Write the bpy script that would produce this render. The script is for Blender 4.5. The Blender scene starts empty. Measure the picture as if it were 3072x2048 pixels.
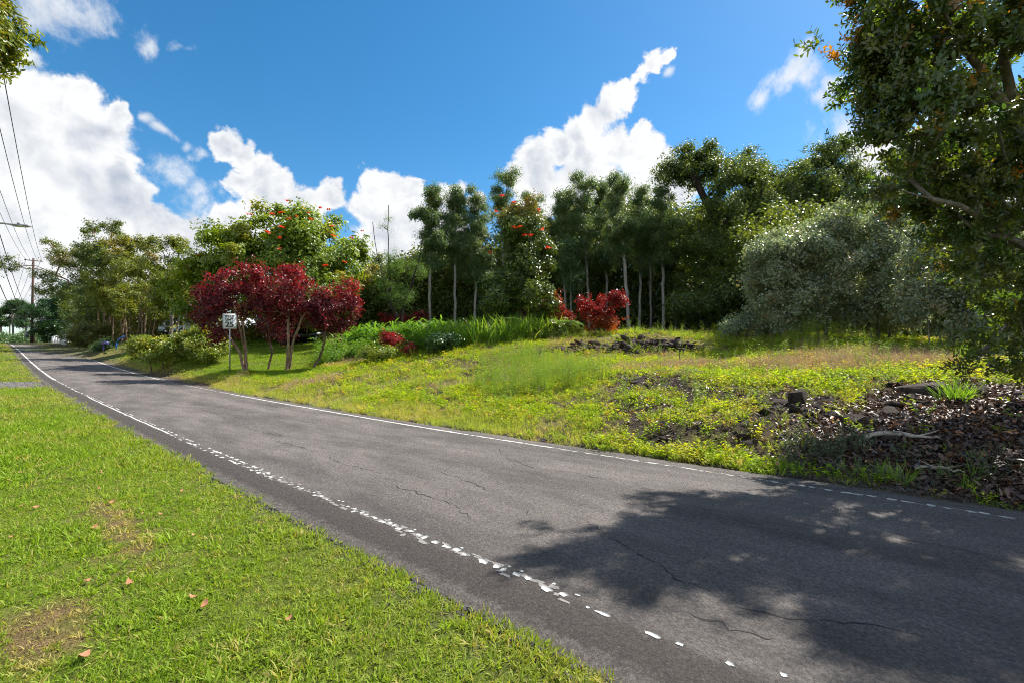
import bpy, math, random
import numpy as np
from mathutils import Vector, Matrix

# ------------------------------------------------------------------ camera, sky, sun, exposure
sc = bpy.context.scene
col = sc.collection
EYE, FPX, CU, HV = 1.75, 455.0, 512.0, 358.0      # eye height, focal length in picture px, centre column, horizon row
cam_d = bpy.data.cameras.new('camera'); cam = bpy.data.objects.new('camera', cam_d); col.objects.link(cam)
cam.location = (0, 0, EYE); cam.rotation_euler = (math.radians(90), 0, 0)
cam_d.sensor_width = 36.0; cam_d.lens = 36.0 * FPX / 1024.0
cam_d.shift_y = (HV - 341.0) / 1024.0
cam_d.clip_start = 0.05; cam_d.clip_end = 3000
sc.camera = cam
sc.render.resolution_x, sc.render.resolution_y = 1024, 682

SUN_AZ, SUN_EL = math.radians(57), math.radians(51)   # azimuth clockwise from the view axis (+Y)
sun_vec = Vector((math.sin(SUN_AZ) * math.cos(SUN_EL), math.cos(SUN_AZ) * math.cos(SUN_EL), math.sin(SUN_EL)))
sl = bpy.data.lights.new('sun', 'SUN'); sl.energy = 5.0; sl.angle = math.radians(0.55); sl.color = (1.0, 0.95, 0.87)
so = bpy.data.objects.new('sun', sl); col.objects.link(so)
so.rotation_euler = sun_vec.to_track_quat('Z', 'Y').to_euler()

vs = sc.view_settings
sc.display_settings.display_device = 'sRGB'
vs.view_transform = 'Standard'; vs.look = 'None'; vs.gamma = 1.0; vs.use_curve_mapping = False
vs.exposure = 1.0
cy = sc.cycles
cy.use_adaptive_sampling = True; cy.adaptive_threshold = 0.03
cy.max_bounces = 5; cy.diffuse_bounces = 3; cy.glossy_bounces = 2; cy.transmission_bounces = 4
cy.transparent_max_bounces = 4; cy.caustics_reflective = False; cy.caustics_refractive = False
cy.denoising_prefilter = 'NONE'; cy.pixel_filter_type = 'BLACKMAN_HARRIS'; cy.filter_width = 1.05
cy.sample_clamp_indirect = 6.0; cy.sample_clamp_direct = 0.0

# ------------------------------------------------------------------ world: Nishita sky and cumulus clouds by direction
world = bpy.data.worlds.new('World'); sc.world = world; world.use_nodes = True
wn = world.node_tree; wn.nodes.clear(); WL = wn.links.new

def N(tree, kind, **kw):
    n = tree.nodes.new(kind)
    for k, v in kw.items():
        if k.startswith('i_'):
            key = k[2:]
            n.inputs[int(key) if key.isdigit() else key.replace('_', ' ')].default_value = v
        else:
            setattr(n, k, v)
    return n

def pdir(x, y):
    # direction of a point of the sky, given on a 2352 px wide print of the photograph
    u, v = x * 1024 / 2352, y * 1024 / 2352
    return Vector(((u - CU) / FPX, 1.0, (HV - v) / FPX)).normalized()

def build_world():
    sky = N(wn, 'ShaderNodeTexSky', sky_type='NISHITA', sun_disc=False)
    sky.sun_elevation = SUN_EL; sky.sun_rotation = SUN_AZ
    sky.altitude = 400; sky.air_density = 1.0; sky.dust_density = 0.35; sky.ozone_density = 2.2
    hs = N(wn, 'ShaderNodeHueSaturation', i_Hue=.492, i_Saturation=1.34, i_Value=.70); WL(sky.outputs[0], hs.inputs['Color'])
    bg = N(wn, 'ShaderNodeBackground', i_Strength=0.125); WL(hs.outputs[0], bg.inputs['Color'])
    tc = N(wn, 'ShaderNodeTexCoord')
    nrm = N(wn, 'ShaderNodeVectorMath', operation='NORMALIZE'); WL(tc.outputs['Generated'], nrm.inputs[0])
    D = nrm.outputs[0]
    def noise(vec, scale, detail, rough, lac=2.0):
        n = N(wn, 'ShaderNodeTexNoise', i_Scale=scale, i_Detail=detail, i_Roughness=rough, i_Lacunarity=lac)
        WL(vec, n.inputs['Vector']); return n
    def warp(vec, scale, detail, amt):
        n = noise(vec, scale, detail, 0.55)
        s = N(wn, 'ShaderNodeVectorMath', operation='SUBTRACT', i_1=(0.5, 0.5, 0.5)); WL(n.outputs['Color'], s.inputs[0])
        m = N(wn, 'ShaderNodeVectorMath', operation='MULTIPLY_ADD', i_1=(amt, amt, amt)); WL(s.outputs[0], m.inputs[0]); WL(vec, m.inputs[2])
        return m.outputs[0]
    W1 = warp(D, 7.0, 1.5, 0.06)
    W2 = warp(W1, 27.0, 5.0, 0.055)
    def math1(op, a, b=None, clamp=False):
        m = N(wn, 'ShaderNodeMath', operation=op, use_clamp=clamp)
        for i, q in enumerate((a, b)):
            if q is None: continue
            if isinstance(q, (int, float)): m.inputs[i].default_value = q
            else: WL(q, m.inputs[i])
        return m.outputs[0]
    def blobs(vec, lst):
        acc = None
        for (x, y, r) in lst:
            c = pdir(x, y); c0 = pdir(x + r * .7, y); c1 = pdir(x, y - r * .7)
            rad = 0.5 * ((c0 - c).length + (c1 - c).length) / .7
            dn = N(wn, 'ShaderNodeVectorMath', operation='DISTANCE', i_1=tuple(c)); WL(vec, dn.inputs[0])
            f = N(wn, 'ShaderNodeMath', operation='MULTIPLY_ADD'); WL(dn.outputs['Value'], f.inputs[0])
            f.inputs[1].default_value = -1.0 / rad; f.inputs[2].default_value = 1.0
            acc = f.outputs[0] if acc is None else math1('SMOOTH_MAX', acc, f.outputs[0])
            if acc.node.operation == 'SMOOTH_MAX': acc.node.inputs[2].default_value = 0.12
        return acc
    dense = [(0, 290, 230), (110, 390, 200), (200, 310, 120), (262, 262, 46), (285, 395, 66), (250, 450, 120), (352, 520, 78), (60, 560, 240),
             (300, 610, 170), (455, 570, 90), (540, 510, 62), (-180, 320, 260), (430, 660, 200), (150, 215, 66),
             (512, 322, 40), (552, 340, 44), (592, 378, 52), (632, 420, 52), (664, 458, 48), (565, 410, 50), (612, 460, 60), (706, 476, 56), (762, 452, 44), (660, 540, 90),
             (884, 432, 62), (934, 440, 50), (855, 490, 60), (905, 545, 110), (1026, 436, 40), (1090, 462, 34), (990, 560, 110),
             (1527, 110, 30), (1496, 130, 34), (1464, 165, 36), (1436, 205, 38), (1398, 240, 42), (1362, 275, 44), (1318, 300, 46), (1280, 345, 52), (1238, 368, 54),
             (1350, 350, 76), (1412, 330, 56), (1478, 285, 30), (1462, 350, 64), (1350, 430, 100), (1235, 430, 76), (1500, 400, 62), (1555, 440, 56), (1420, 480, 110),
             (2040, 385, 100), (1975, 330, 44), (2190, 330, 130), (2330, 400, 200), (2010, 470, 80)]
    thin = [(110, 10, 110), (190, 40, 70), (330, 95, 42), (418, 112, 36), (345, 262, 26), (372, 290, 24), (400, 312, 22), (432, 330, 22), (400, 400, 56), (455, 440, 66), (480, 470, 50),
            (1835, 165, 66), (1800, 200, 66), (1868, 178, 62), (1755, 235, 48), (1898, 235, 46), (1852, 112, 34), (1935, 200, 44), (1930, 300, 70), (1545, 150, 26), (240, 60, 30)]
    B1 = blobs(W2, dense)
    # billows break the rim of the blobs
    fb = noise(W1, 24.0, 6.0, 0.62).outputs['Fac']
    e1 = math1('MULTIPLY', math1('SUBTRACT', fb, 0.5), 0.95)
    dens = math1('ADD', B1, e1)
    a1 = N(wn, 'ShaderNodeMapRange', interpolation_type='SMOOTHSTEP', i_1=-0.02, i_2=0.30); WL(dens, a1.inputs[0])
    # wisps
    st = N(wn, 'ShaderNodeMapping'); st.inputs['Rotation'].default_value = (0, 0.7, 0); st.inputs['Scale'].default_value = (1.35, 1, 0.9); WL(W1, st.inputs[0])
    fw = noise(st.outputs[0], 20.0, 6.0, 0.66).outputs['Fac']
    B2 = blobs(warp(W1, 9.0, 3.0, 0.07), thin)
    d2 = math1('ADD', B2, math1('MULTIPLY', math1('SUBTRACT', fw, 0.5), 2.6))
    a2 = N(wn, 'ShaderNodeMapRange', interpolation_type='SMOOTHSTEP', i_1=0.0, i_2=1.1, i_4=0.8); WL(d2, a2.inputs[0])
    # unseen clouds, cover thickened for a neutral fill light, in the rest of the sky, outside the blue gap the photograph looks into
    dp = N(wn, 'ShaderNodeVectorMath', operation='DOT_PRODUCT', i_1=tuple(Vector((0, 1, 0.3)).normalized())); WL(D, dp.inputs[0])
    away = N(wn, 'ShaderNodeMapRange', interpolation_type='SMOOTHSTEP', i_1=0.62, i_2=0.35); WL(dp.outputs['Value'], away.inputs[0])
    gen = noise(W2, 2.6, 4.0, 0.55).outputs['Fac']
    ga = N(wn, 'ShaderNodeMapRange', interpolation_type='SMOOTHSTEP', i_1=0.45, i_2=0.57); WL(gen, ga.inputs[0])
    a3 = math1('MULTIPLY', ga.outputs[0], away.outputs[0])
    # thick cores of the back-lit clouds are greyer, rims brighter, soft billow relief towards the sun
    so_ = N(wn, 'ShaderNodeVectorMath', operation='ADD', i_1=(0.012, 0.0, 0.018)); WL(W1, so_.inputs[0])
    n1 = noise(W1, 9.0, 5.0, 0.55).outputs['Fac']; n2 = noise(so_.outputs[0], 9.0, 5.0, 0.55).outputs['Fac']
    rel = math1('MULTIPLY', math1('SUBTRACT', n1, n2), 3.2)
    core = N(wn, 'ShaderNodeMapRange', interpolation_type='SMOOTHSTEP', i_1=0.25, i_2=0.85); WL(dens, core.inputs[0])
    lowf = noise(W1, 3.2, 3.0, 0.5).outputs['Fac']
    lw = N(wn, 'ShaderNodeMapRange', interpolation_type='SMOOTHSTEP', i_1=0.36, i_2=0.64); WL(lowf, lw.inputs[0])
    shade = math1('MULTIPLY', core.outputs[0], lw.outputs[0])
    bright = math1('ADD', math1('SUBTRACT', 1.0, math1('MULTIPLY', shade, 0.5)), rel, clamp=True)
    cc = N(wn, 'ShaderNodeMix', data_type='RGBA')
    cc.inputs[6].default_value = (0.40, 0.45, 0.54, 1); cc.inputs[7].default_value = (0.80, 0.81, 0.82, 1); WL(bright, cc.inputs[0])
    cb = N(wn, 'ShaderNodeBackground', i_Strength=0.62); WL(cc.outputs[2], cb.inputs['Color'])
    al = math1('MAXIMUM', math1('MAXIMUM', a1.outputs[0], a2.outputs[0]), a3, clamp=True)
    mx = N(wn, 'ShaderNodeMixShader'); WL(al, mx.inputs[0]); WL(bg.outputs[0], mx.inputs[1]); WL(cb.outputs[0], mx.inputs[2])
    out = N(wn, 'ShaderNodeOutputWorld'); WL(mx.outputs[0], out.inputs[0])
build_world()
world.cycles.sampling_method = 'MANUAL'; world.cycles.sample_map_resolution = 256

# ------------------------------------------------------------------ small numeric helpers
RS = np.random.default_rng(11)
def sstep(a, b, x):
    t = np.clip((np.asarray(x, float) - a) / (b - a), 0, 1); return t * t * (3 - 2 * t)
def hash2(i, j, k):
    h = (i.astype(np.int64) * 374761393 + j.astype(np.int64) * 668265263 + k * 1274126177) & 0xffffffff
    h = ((h ^ (h >> 13)) * 1274126177) & 0xffffffff
    return ((h ^ (h >> 16)) & 0xffff) / 65535.0
def vnoise(x, y, k=0):
    x = np.asarray(x, float); y = np.asarray(y, float)
    i = np.floor(x); j = np.floor(y); fx = x - i; fy = y - j
    fx = fx * fx * (3 - 2 * fx); fy = fy * fy * (3 - 2 * fy)
    a = hash2(i, j, k); b = hash2(i + 1, j, k); c = hash2(i, j + 1, k); d = hash2(i + 1, j + 1, k)
    return (a * (1 - fx) + b * fx) * (1 - fy) + (c * (1 - fx) + d * fx) * fy
def fbm(x, y, k=0, o=3):
    s = 0; a = 0.5; tot = 0
    for q in range(o):
        s = s + a * vnoise(x * 2 ** q + 17.3 * q, y * 2 ** q - 9.1 * q, k + q); tot += a; a *= 0.5
    return s / tot

# ------------------------------------------------------------------ road line and terrain
RH = math.radians(49.2)
RD = np.array([-math.sin(RH), math.cos(RH)]); RN = np.array([math.cos(RH), math.sin(RH)]); RP = np.array([3.33, 3.79])
LW = 2.24                                            # half distance between the edge lines
_ss = np.array([-60, -8, -4, 0, 5, 10, 20, 30, 40, 50, 60, 70, 80, 94, 110, 124, 134, 150, 180, 260, 500.])
_zz = np.array([.15, .06, .03, 0, -.02, -.02, .08, .27, .55, .95, 1.45, 1.99, 2.54, 3.24, 3.98, 4.52, 4.66, 4.3, 3.2, 2.0, 2.0])
_sf = np.arange(-60, 500, 1.0); _zf = np.interp(_sf, _ss, _zz)
_k = np.array([1, 2, 3, 4, 3, 2, 1.]); _k /= _k.sum(); _zf[3:-3] = np.convolve(_zf, _k, 'valid')
def zroad(s): return np.interp(s, _sf, _zf)
def rdev(s): return np.interp(s, [-60, -8, 0, 20, 40, 60, 94, 118, 130, 150, 180, 260], [-.5, -.1, 0, -.02, -.14, -.1, 0, 0, -.9, -6, -22, -80])
def st(x, y):
    dx = np.asarray(x, float) - RP[0]; dy = np.asarray(y, float) - RP[1]
    s = dx * RD[0] + dy * RD[1]; return s, dx * RN[0] + dy * RN[1] - rdev(s)
def rxy(s, t):
    t = np.asarray(t, float) + rdev(s)
    return RP[0] + RD[0] * s + RN[0] * t, RP[1] + RD[1] * s + RN[1] * t
def ray(u, v, Y): return ((u - CU) / FPX * Y, Y, EYE + (HV - v) / FPX * Y)

_cp = [(230, 372, 27), (268, 370, 29), (313, 368, 29), (346, 361.5, 30), (303, 342, 48), (270, 343, 45), (412, 352, 30), (500, 343, 30), (523, 342, 36), (560, 341, 31),
       (679, 362.6, 22), (627, 354, 26.2), (560, 357, 24.5), (636, 334, 28.6), (580, 343, 28), (690, 338, 28.5), (690, 352, 25.5), (700, 334, 32), (760, 333, 30), (800, 338, 25), (850, 345, 21), (900, 352, 18), (950, 360, 15.5),
       (1000, 366, 13.6), (1080, 372, 12.5), (618, 379, 15.5), (740, 402, 10.9), (797, 398, 10.9), (900, 391, 10.4), (1000, 394, 9.6), (800, 428, 8.5), (740, 425, 8.9), (900, 440, 7.3), (1000, 434, 7.2),
       (500, 387, 17), (600, 402, 13), (450, 377, 21), (700, 385, 14.5), (860, 372, 13.2), (104, 348.6, 50), (180, 360, 33), (140, 353, 44), (45, 343, 92), (80, 344, 72), (120, 339, 58), (180, 339, 48),
       (430, 338, 46), (600, 335, 46), (740, 335, 44), (345, 331, 60), (240, 340, 46), (900, 340, 32), (1000, 345, 26), (60, 341, 110)]
_C = np.array([ray(*c) for c in _cp])
_far = [(-160, 200, 5), (0, 150, 6), (150, 150, 6), (200, 0, 3), (60, -40, 1.5), (25, -12, .9), (0, 85, 5.6), (60, 80, 5.5), (60, 35, 4), (-60, 110, 5.5), (0, 350, 8), (300, 200, 7), (-300, 350, 6)]
_C = np.vstack([_C, np.array(_far, float)])
_edge = []
for s_ in np.arange(-40, 120, 7.0):
    x_, y_ = rxy(s_, 2.9); _edge.append((x_, y_, float(zroad(s_)) + .03))
_C = np.vstack([_C, np.array(_edge)])
_s, _t = st(_C[:, 0], _C[:, 1])
_h = _C[:, 2] - zroad(np.clip(_s, -60, 160))
def _phi(r): return np.sqrt(r * r + 1.0)
_A = _phi(np.hypot(_C[:, None, 0] - _C[None, :, 0], _C[:, None, 1] - _C[None, :, 1]))
_w = np.linalg.solve(_A - 0.02 * np.eye(len(_C)), _h)
def terrain(x, y):
    x = np.atleast_1d(np.asarray(x, float)); y = np.atleast_1d(np.asarray(y, float))
    s, t = st(x, y)
    zr = zroad(np.clip(s, -60, 400))
    h = np.zeros_like(x)
    for q in range(len(_C)): h += _w[q] * _phi(np.hypot(x - _C[q, 0], y - _C[q, 1]))
    h = np.clip(h, -1.0, 9.0)
    right = sstep(2.8, 4.2, t)
    rough = (fbm(x * .55, y * .55, 3) - .5) * .30 + (fbm(x * 1.9, y * 1.9, 8) - .5) * .10
    rough *= sstep(3.4, 6.0, t) * sstep(120, 60, np.abs(s))
    z = zr + right * (h * 1.0 + rough)
    lawn = (fbm(x * .35, y * .35, 5) - .5) * .10 * sstep(-3.0, -4.5, t) * (t < 0)
    z = z + lawn
    bed = sstep(2.95, 2.55, np.abs(t)) * 0.07
    return z - bed + .012 * (np.abs(t) > 2.75)
def tz(x, y): return float(terrain(x, y)[0])
def at(u, v, Y=None):
    """ground point under a picture position: walk the ray until it meets the terrain"""
    if Y is not None: return np.array(ray(u, v, Y))
    Ys = np.geomspace(1.8, 120, 420); P = np.array([ray(u, v, q) for q in Ys])
    below = P[:, 2] < terrain(P[:, 0], P[:, 1])
    i = int(np.argmax(below)) if below.any() else len(Ys) - 1
    return P[i]
def gp(u, Y):
    x = (u - CU) / FPX * Y; return np.array([x, Y, tz(x, Y)])
def dp(x, y):  # 2352-wide print px -> picture px
    return x * 1024 / 2352, y * 1024 / 2352

# ------------------------------------------------------------------ mesh and object helpers
def mesh_np(name, V, F, mat=None, smooth=False, attrs=None):
    """F: list of int arrays (n, k)"""
    V = np.asarray(V, np.float32); me = bpy.data.meshes.new(name)
    me.vertices.add(len(V)); me.vertices.foreach_set('co', V.ravel())
    F = [np.asarray(f, np.int32) for f in (F if isinstance(F, list) else [F]) if len(f)]
    if F:
        tot = np.concatenate([np.full(len(f), f.shape[1], np.int32) for f in F])
        loops = np.concatenate([f.ravel() for f in F])
        me.loops.add(len(loops)); me.loops.foreach_set('vertex_index', loops)
        me.polygons.add(len(tot)); me.polygons.foreach_set('loop_start', np.concatenate([[0], np.cumsum(tot)[:-1]]).astype(np.int32))
        me.polygons.foreach_set('loop_total', tot)
        if smooth: me.polygons.foreach_set('use_smooth', np.ones(len(tot), bool))
    for k, (ty, dom, arr) in (attrs or {}).items():
        a = me.attributes.new(k, ty, dom)
        a.data.foreach_set({'FLOAT': 'value', 'INT': 'value', 'FLOAT_VECTOR': 'vector', 'FLOAT_COLOR': 'color'}[ty], np.asarray(arr, np.int32 if ty == 'INT' else np.float32).ravel())
    me.update(calc_edges=True); me.validate()
    if mat: me.materials.append(mat)
    return me
def obj(name, me, parent=None, loc=None):
    o = bpy.data.objects.new(name, me); col.objects.link(o)
    if parent is not None: o.parent = parent
    if loc is not None: o.location = loc
    return o
def empty(name, loc, rz=0):
    o = bpy.data.objects.new(name, None); col.objects.link(o); o.location = loc; o.rotation_euler = (0, 0, rz)
    o.empty_display_size = .2; return o
def tag(o, label=None, cat=None, group=None, kind=None):
    if label: o['label'] = label
    if cat: o['category'] = cat
    if group: o['group'] = group
    if kind: o['kind'] = kind
    return o

class MB:
    """collects simple solids and builds ONE mesh"""
    def __init__(s): s.V = []; s.F = {}; s.n = 0
    def add(s, V, F):
        V = np.asarray(V, float).reshape(-1, 3)
        for f in F:
            s.F.setdefault(len(f), []).append([i + s.n for i in f])
        s.V.append(V); s.n += len(V); return s
    def box(s, c, d, rz=0, top=1.0):
        x, y, z = np.array(d) / 2.0
        P = np.array([(-x, -y, -z), (x, -y, -z), (x, y, -z), (-x, y, -z), (-x * top, -y * top, z), (x * top, -y * top, z), (x * top, y * top, z), (-x * top, y * top, z)])
        if rz: c_, s_ = math.cos(rz), math.sin(rz); P = P @ np.array([[c_, s_, 0], [-s_, c_, 0], [0, 0, 1]])
        return s.add(P + np.array(c), [(0, 3, 2, 1), (4, 5, 6, 7), (0, 1, 5, 4), (1, 2, 6, 5), (2, 3, 7, 6), (3, 0, 4, 7)])
    def tube(s, pts, rad, sides=8, cap=True):
        pts = np.asarray(pts, float); rad = np.broadcast_to(np.asarray(rad, float), (len(pts),))
        V = []; k = sides
        for i in range(len(pts)):
            a = pts[max(i - 1, 0)]; b = pts[min(i + 1, len(pts) - 1)]
            d = (b - a) / max(1e-9, np.linalg.norm(b - a))
            h = np.array([0, 0, 1.]) if abs(d[2]) < .9 else np.array([1., 0, 0])
            e1 = np.cross(d, h); e1 /= np.linalg.norm(e1); e2 = np.cross(d, e1)
            an = np.arange(k) * 2 * math.pi / k
            V.append(pts[i] + rad[i] * (np.cos(an)[:, None] * e1 + np.sin(an)[:, None] * e2))
        F = []
        for i in range(len(pts) - 1):
            for j in range(k):
                F.append((i * k + j, (i + 1) * k + j, (i + 1) * k + (j + 1) % k, i * k + (j + 1) % k))
        if cap: F.append(tuple(range(k))); F.append(tuple(range((len(pts) - 1) * k, len(pts) * k))[::-1])
        return s.add(np.concatenate(V), F)
    def prism(s, prof, y0, y1, axis=1):
        """profile in (x, z), extruded along y"""
        n = len(prof); P = [(p[0], y0, p[1]) for p in prof] + [(p[0], y1, p[1]) for p in prof]
        F = [tuple(range(n)), tuple(range(n, 2 * n))[::-1]] + [(i, i + n, (i + 1) % n + n, (i + 1) % n) for i in range(n)]
        return s.add(P, F)
    def build(s, name, mat, parent=None, smooth=False, loc=None):
        me = mesh_np(name, np.concatenate(s.V), [np.array(v) for v in s.F.values()], mat, smooth)
        return obj(name, me, parent, loc)

# ------------------------------------------------------------------ materials
def newmat(name):
    m = bpy.data.materials.new(name); m.use_nodes = True; t = m.node_tree; t.nodes.clear()
    out = t.nodes.new('ShaderNodeOutputMaterial'); return m, t, out
def plain(name, c, rough=.6, metal=0, spec=.5, vary=.0, bump=0, scale=8):
    m, t, out = newmat(name)
    p = N(t, 'ShaderNodeBsdfPrincipled', i_Roughness=rough, i_Metallic=metal); p.inputs['Specular IOR Level'].default_value = spec
    p.inputs['Base Color'].default_value = (*c, 1)
    if vary or bump:
        tc = N(t, 'ShaderNodeTexCoord'); n = N(t, 'ShaderNodeTexNoise', i_Scale=scale, i_Detail=4.0, i_Roughness=.6); t.links.new(tc.outputs['Object'], n.inputs['Vector'])
        if vary:
            mx = N(t, 'ShaderNodeMix', data_type='RGBA'); mx.inputs[6].default_value = (*[q * (1 - vary) for q in c], 1); mx.inputs[7].default_value = (*[min(1, q * (1 + vary)) for q in c], 1)
            t.links.new(n.outputs['Fac'], mx.inputs[0]); t.links.new(mx.outputs[2], p.inputs['Base Color'])
        if bump:
            b = N(t, 'ShaderNodeBump', i_Strength=bump, i_Distance=.02); t.links.new(n.outputs['Fac'], b.inputs['Height']); t.links.new(b.outputs[0], p.inputs['Normal'])
    t.links.new(p.outputs[0], out.inputs[0]); return m
def leaf(name, c1, c2, c3=None, trans=.35, rough=.42, tcol=None, spec=.4):
    """leaf: per instance and per leaf tint, light shining through; c3 reached by the instance's own 'tint'"""
    m, t, out = newmat(name); L = t.links.new
    oi = N(t, 'ShaderNodeObjectInfo'); lv = N(t, 'ShaderNodeAttribute', attribute_name='lv')
    ad = N(t, 'ShaderNodeMath', operation='ADD'); L(oi.outputs['Random'], ad.inputs[0]); L(lv.outputs['Fac'], ad.inputs[1])
    hf = N(t, 'ShaderNodeMath', operation='MULTIPLY', i_1=.5); L(ad.outputs[0], hf.inputs[0])
    mx = N(t, 'ShaderNodeMix', data_type='RGBA'); mx.inputs[6].default_value = (*c1, 1); mx.inputs[7].default_value = (*c2, 1); L(hf.outputs[0], mx.inputs[0])
    colr = mx.outputs[2]
    if c3 is not None:
        ti = N(t, 'ShaderNodeAttribute', attribute_name='tint', attribute_type='INSTANCER')
        m2 = N(t, 'ShaderNodeMix', data_type='RGBA'); m2.inputs[7].default_value = (*c3, 1); L(ti.outputs['Fac'], m2.inputs[0]); L(colr, m2.inputs[6]); colr = m2.outputs[2]
    p = N(t, 'ShaderNodeBsdfPrincipled', i_Roughness=rough); p.inputs['Specular IOR Level'].default_value = spec; L(colr, p.inputs['Base Color'])
    tr = N(t, 'ShaderNodeBsdfTranslucent')
    g = N(t, 'ShaderNodeMix', data_type='RGBA', blend_type='MULTIPLY', i_0=1.0); L(colr, g.inputs[6]); g.inputs[7].default_value = (*(tcol or (1.9, 1.7, .8)), 1)
    L(g.outputs[2], tr.inputs['Color'])
    ms = N(t, 'ShaderNodeMixShader', i_0=trans); L(p.outputs[0], ms.inputs[1]); L(tr.outputs[0], ms.inputs[2]); L(ms.outputs[0], out.inputs[0])
    return m
def bark(name, c1, c2, scale=6, stretch=.2):
    m, t, out = newmat(name); L = t.links.new
    tc = N(t, 'ShaderNodeTexCoord'); mp = N(t, 'ShaderNodeMapping'); mp.inputs['Scale'].default_value = (1, 1, stretch); L(tc.outputs['Object'], mp.inputs[0])
    n = N(t, 'ShaderNodeTexNoise', i_Scale=scale, i_Detail=5.0, i_Roughness=.65); L(mp.outputs[0], n.inputs['Vector'])
    r = N(t, 'ShaderNodeMapRange', i_1=.35, i_2=.65); L(n.outputs['Fac'], r.inputs[0])
    mx = N(t, 'ShaderNodeMix', data_type='RGBA'); mx.inputs[6].default_value = (*c1, 1); mx.inputs[7].default_value = (*c2, 1); L(r.outputs[0], mx.inputs[0])
    p = N(t, 'ShaderNodeBsdfPrincipled', i_Roughness=.9); p.inputs['Specular IOR Level'].default_value = .15; L(mx.outputs[2], p.inputs['Base Color'])
    b = N(t, 'ShaderNodeBump', i_Strength=.6, i_Distance=.03); L(n.outputs['Fac'], b.inputs['Height']); L(b.outputs[0], p.inputs['Normal'])
    L(p.outputs[0], out.inputs[0]); return m

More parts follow.
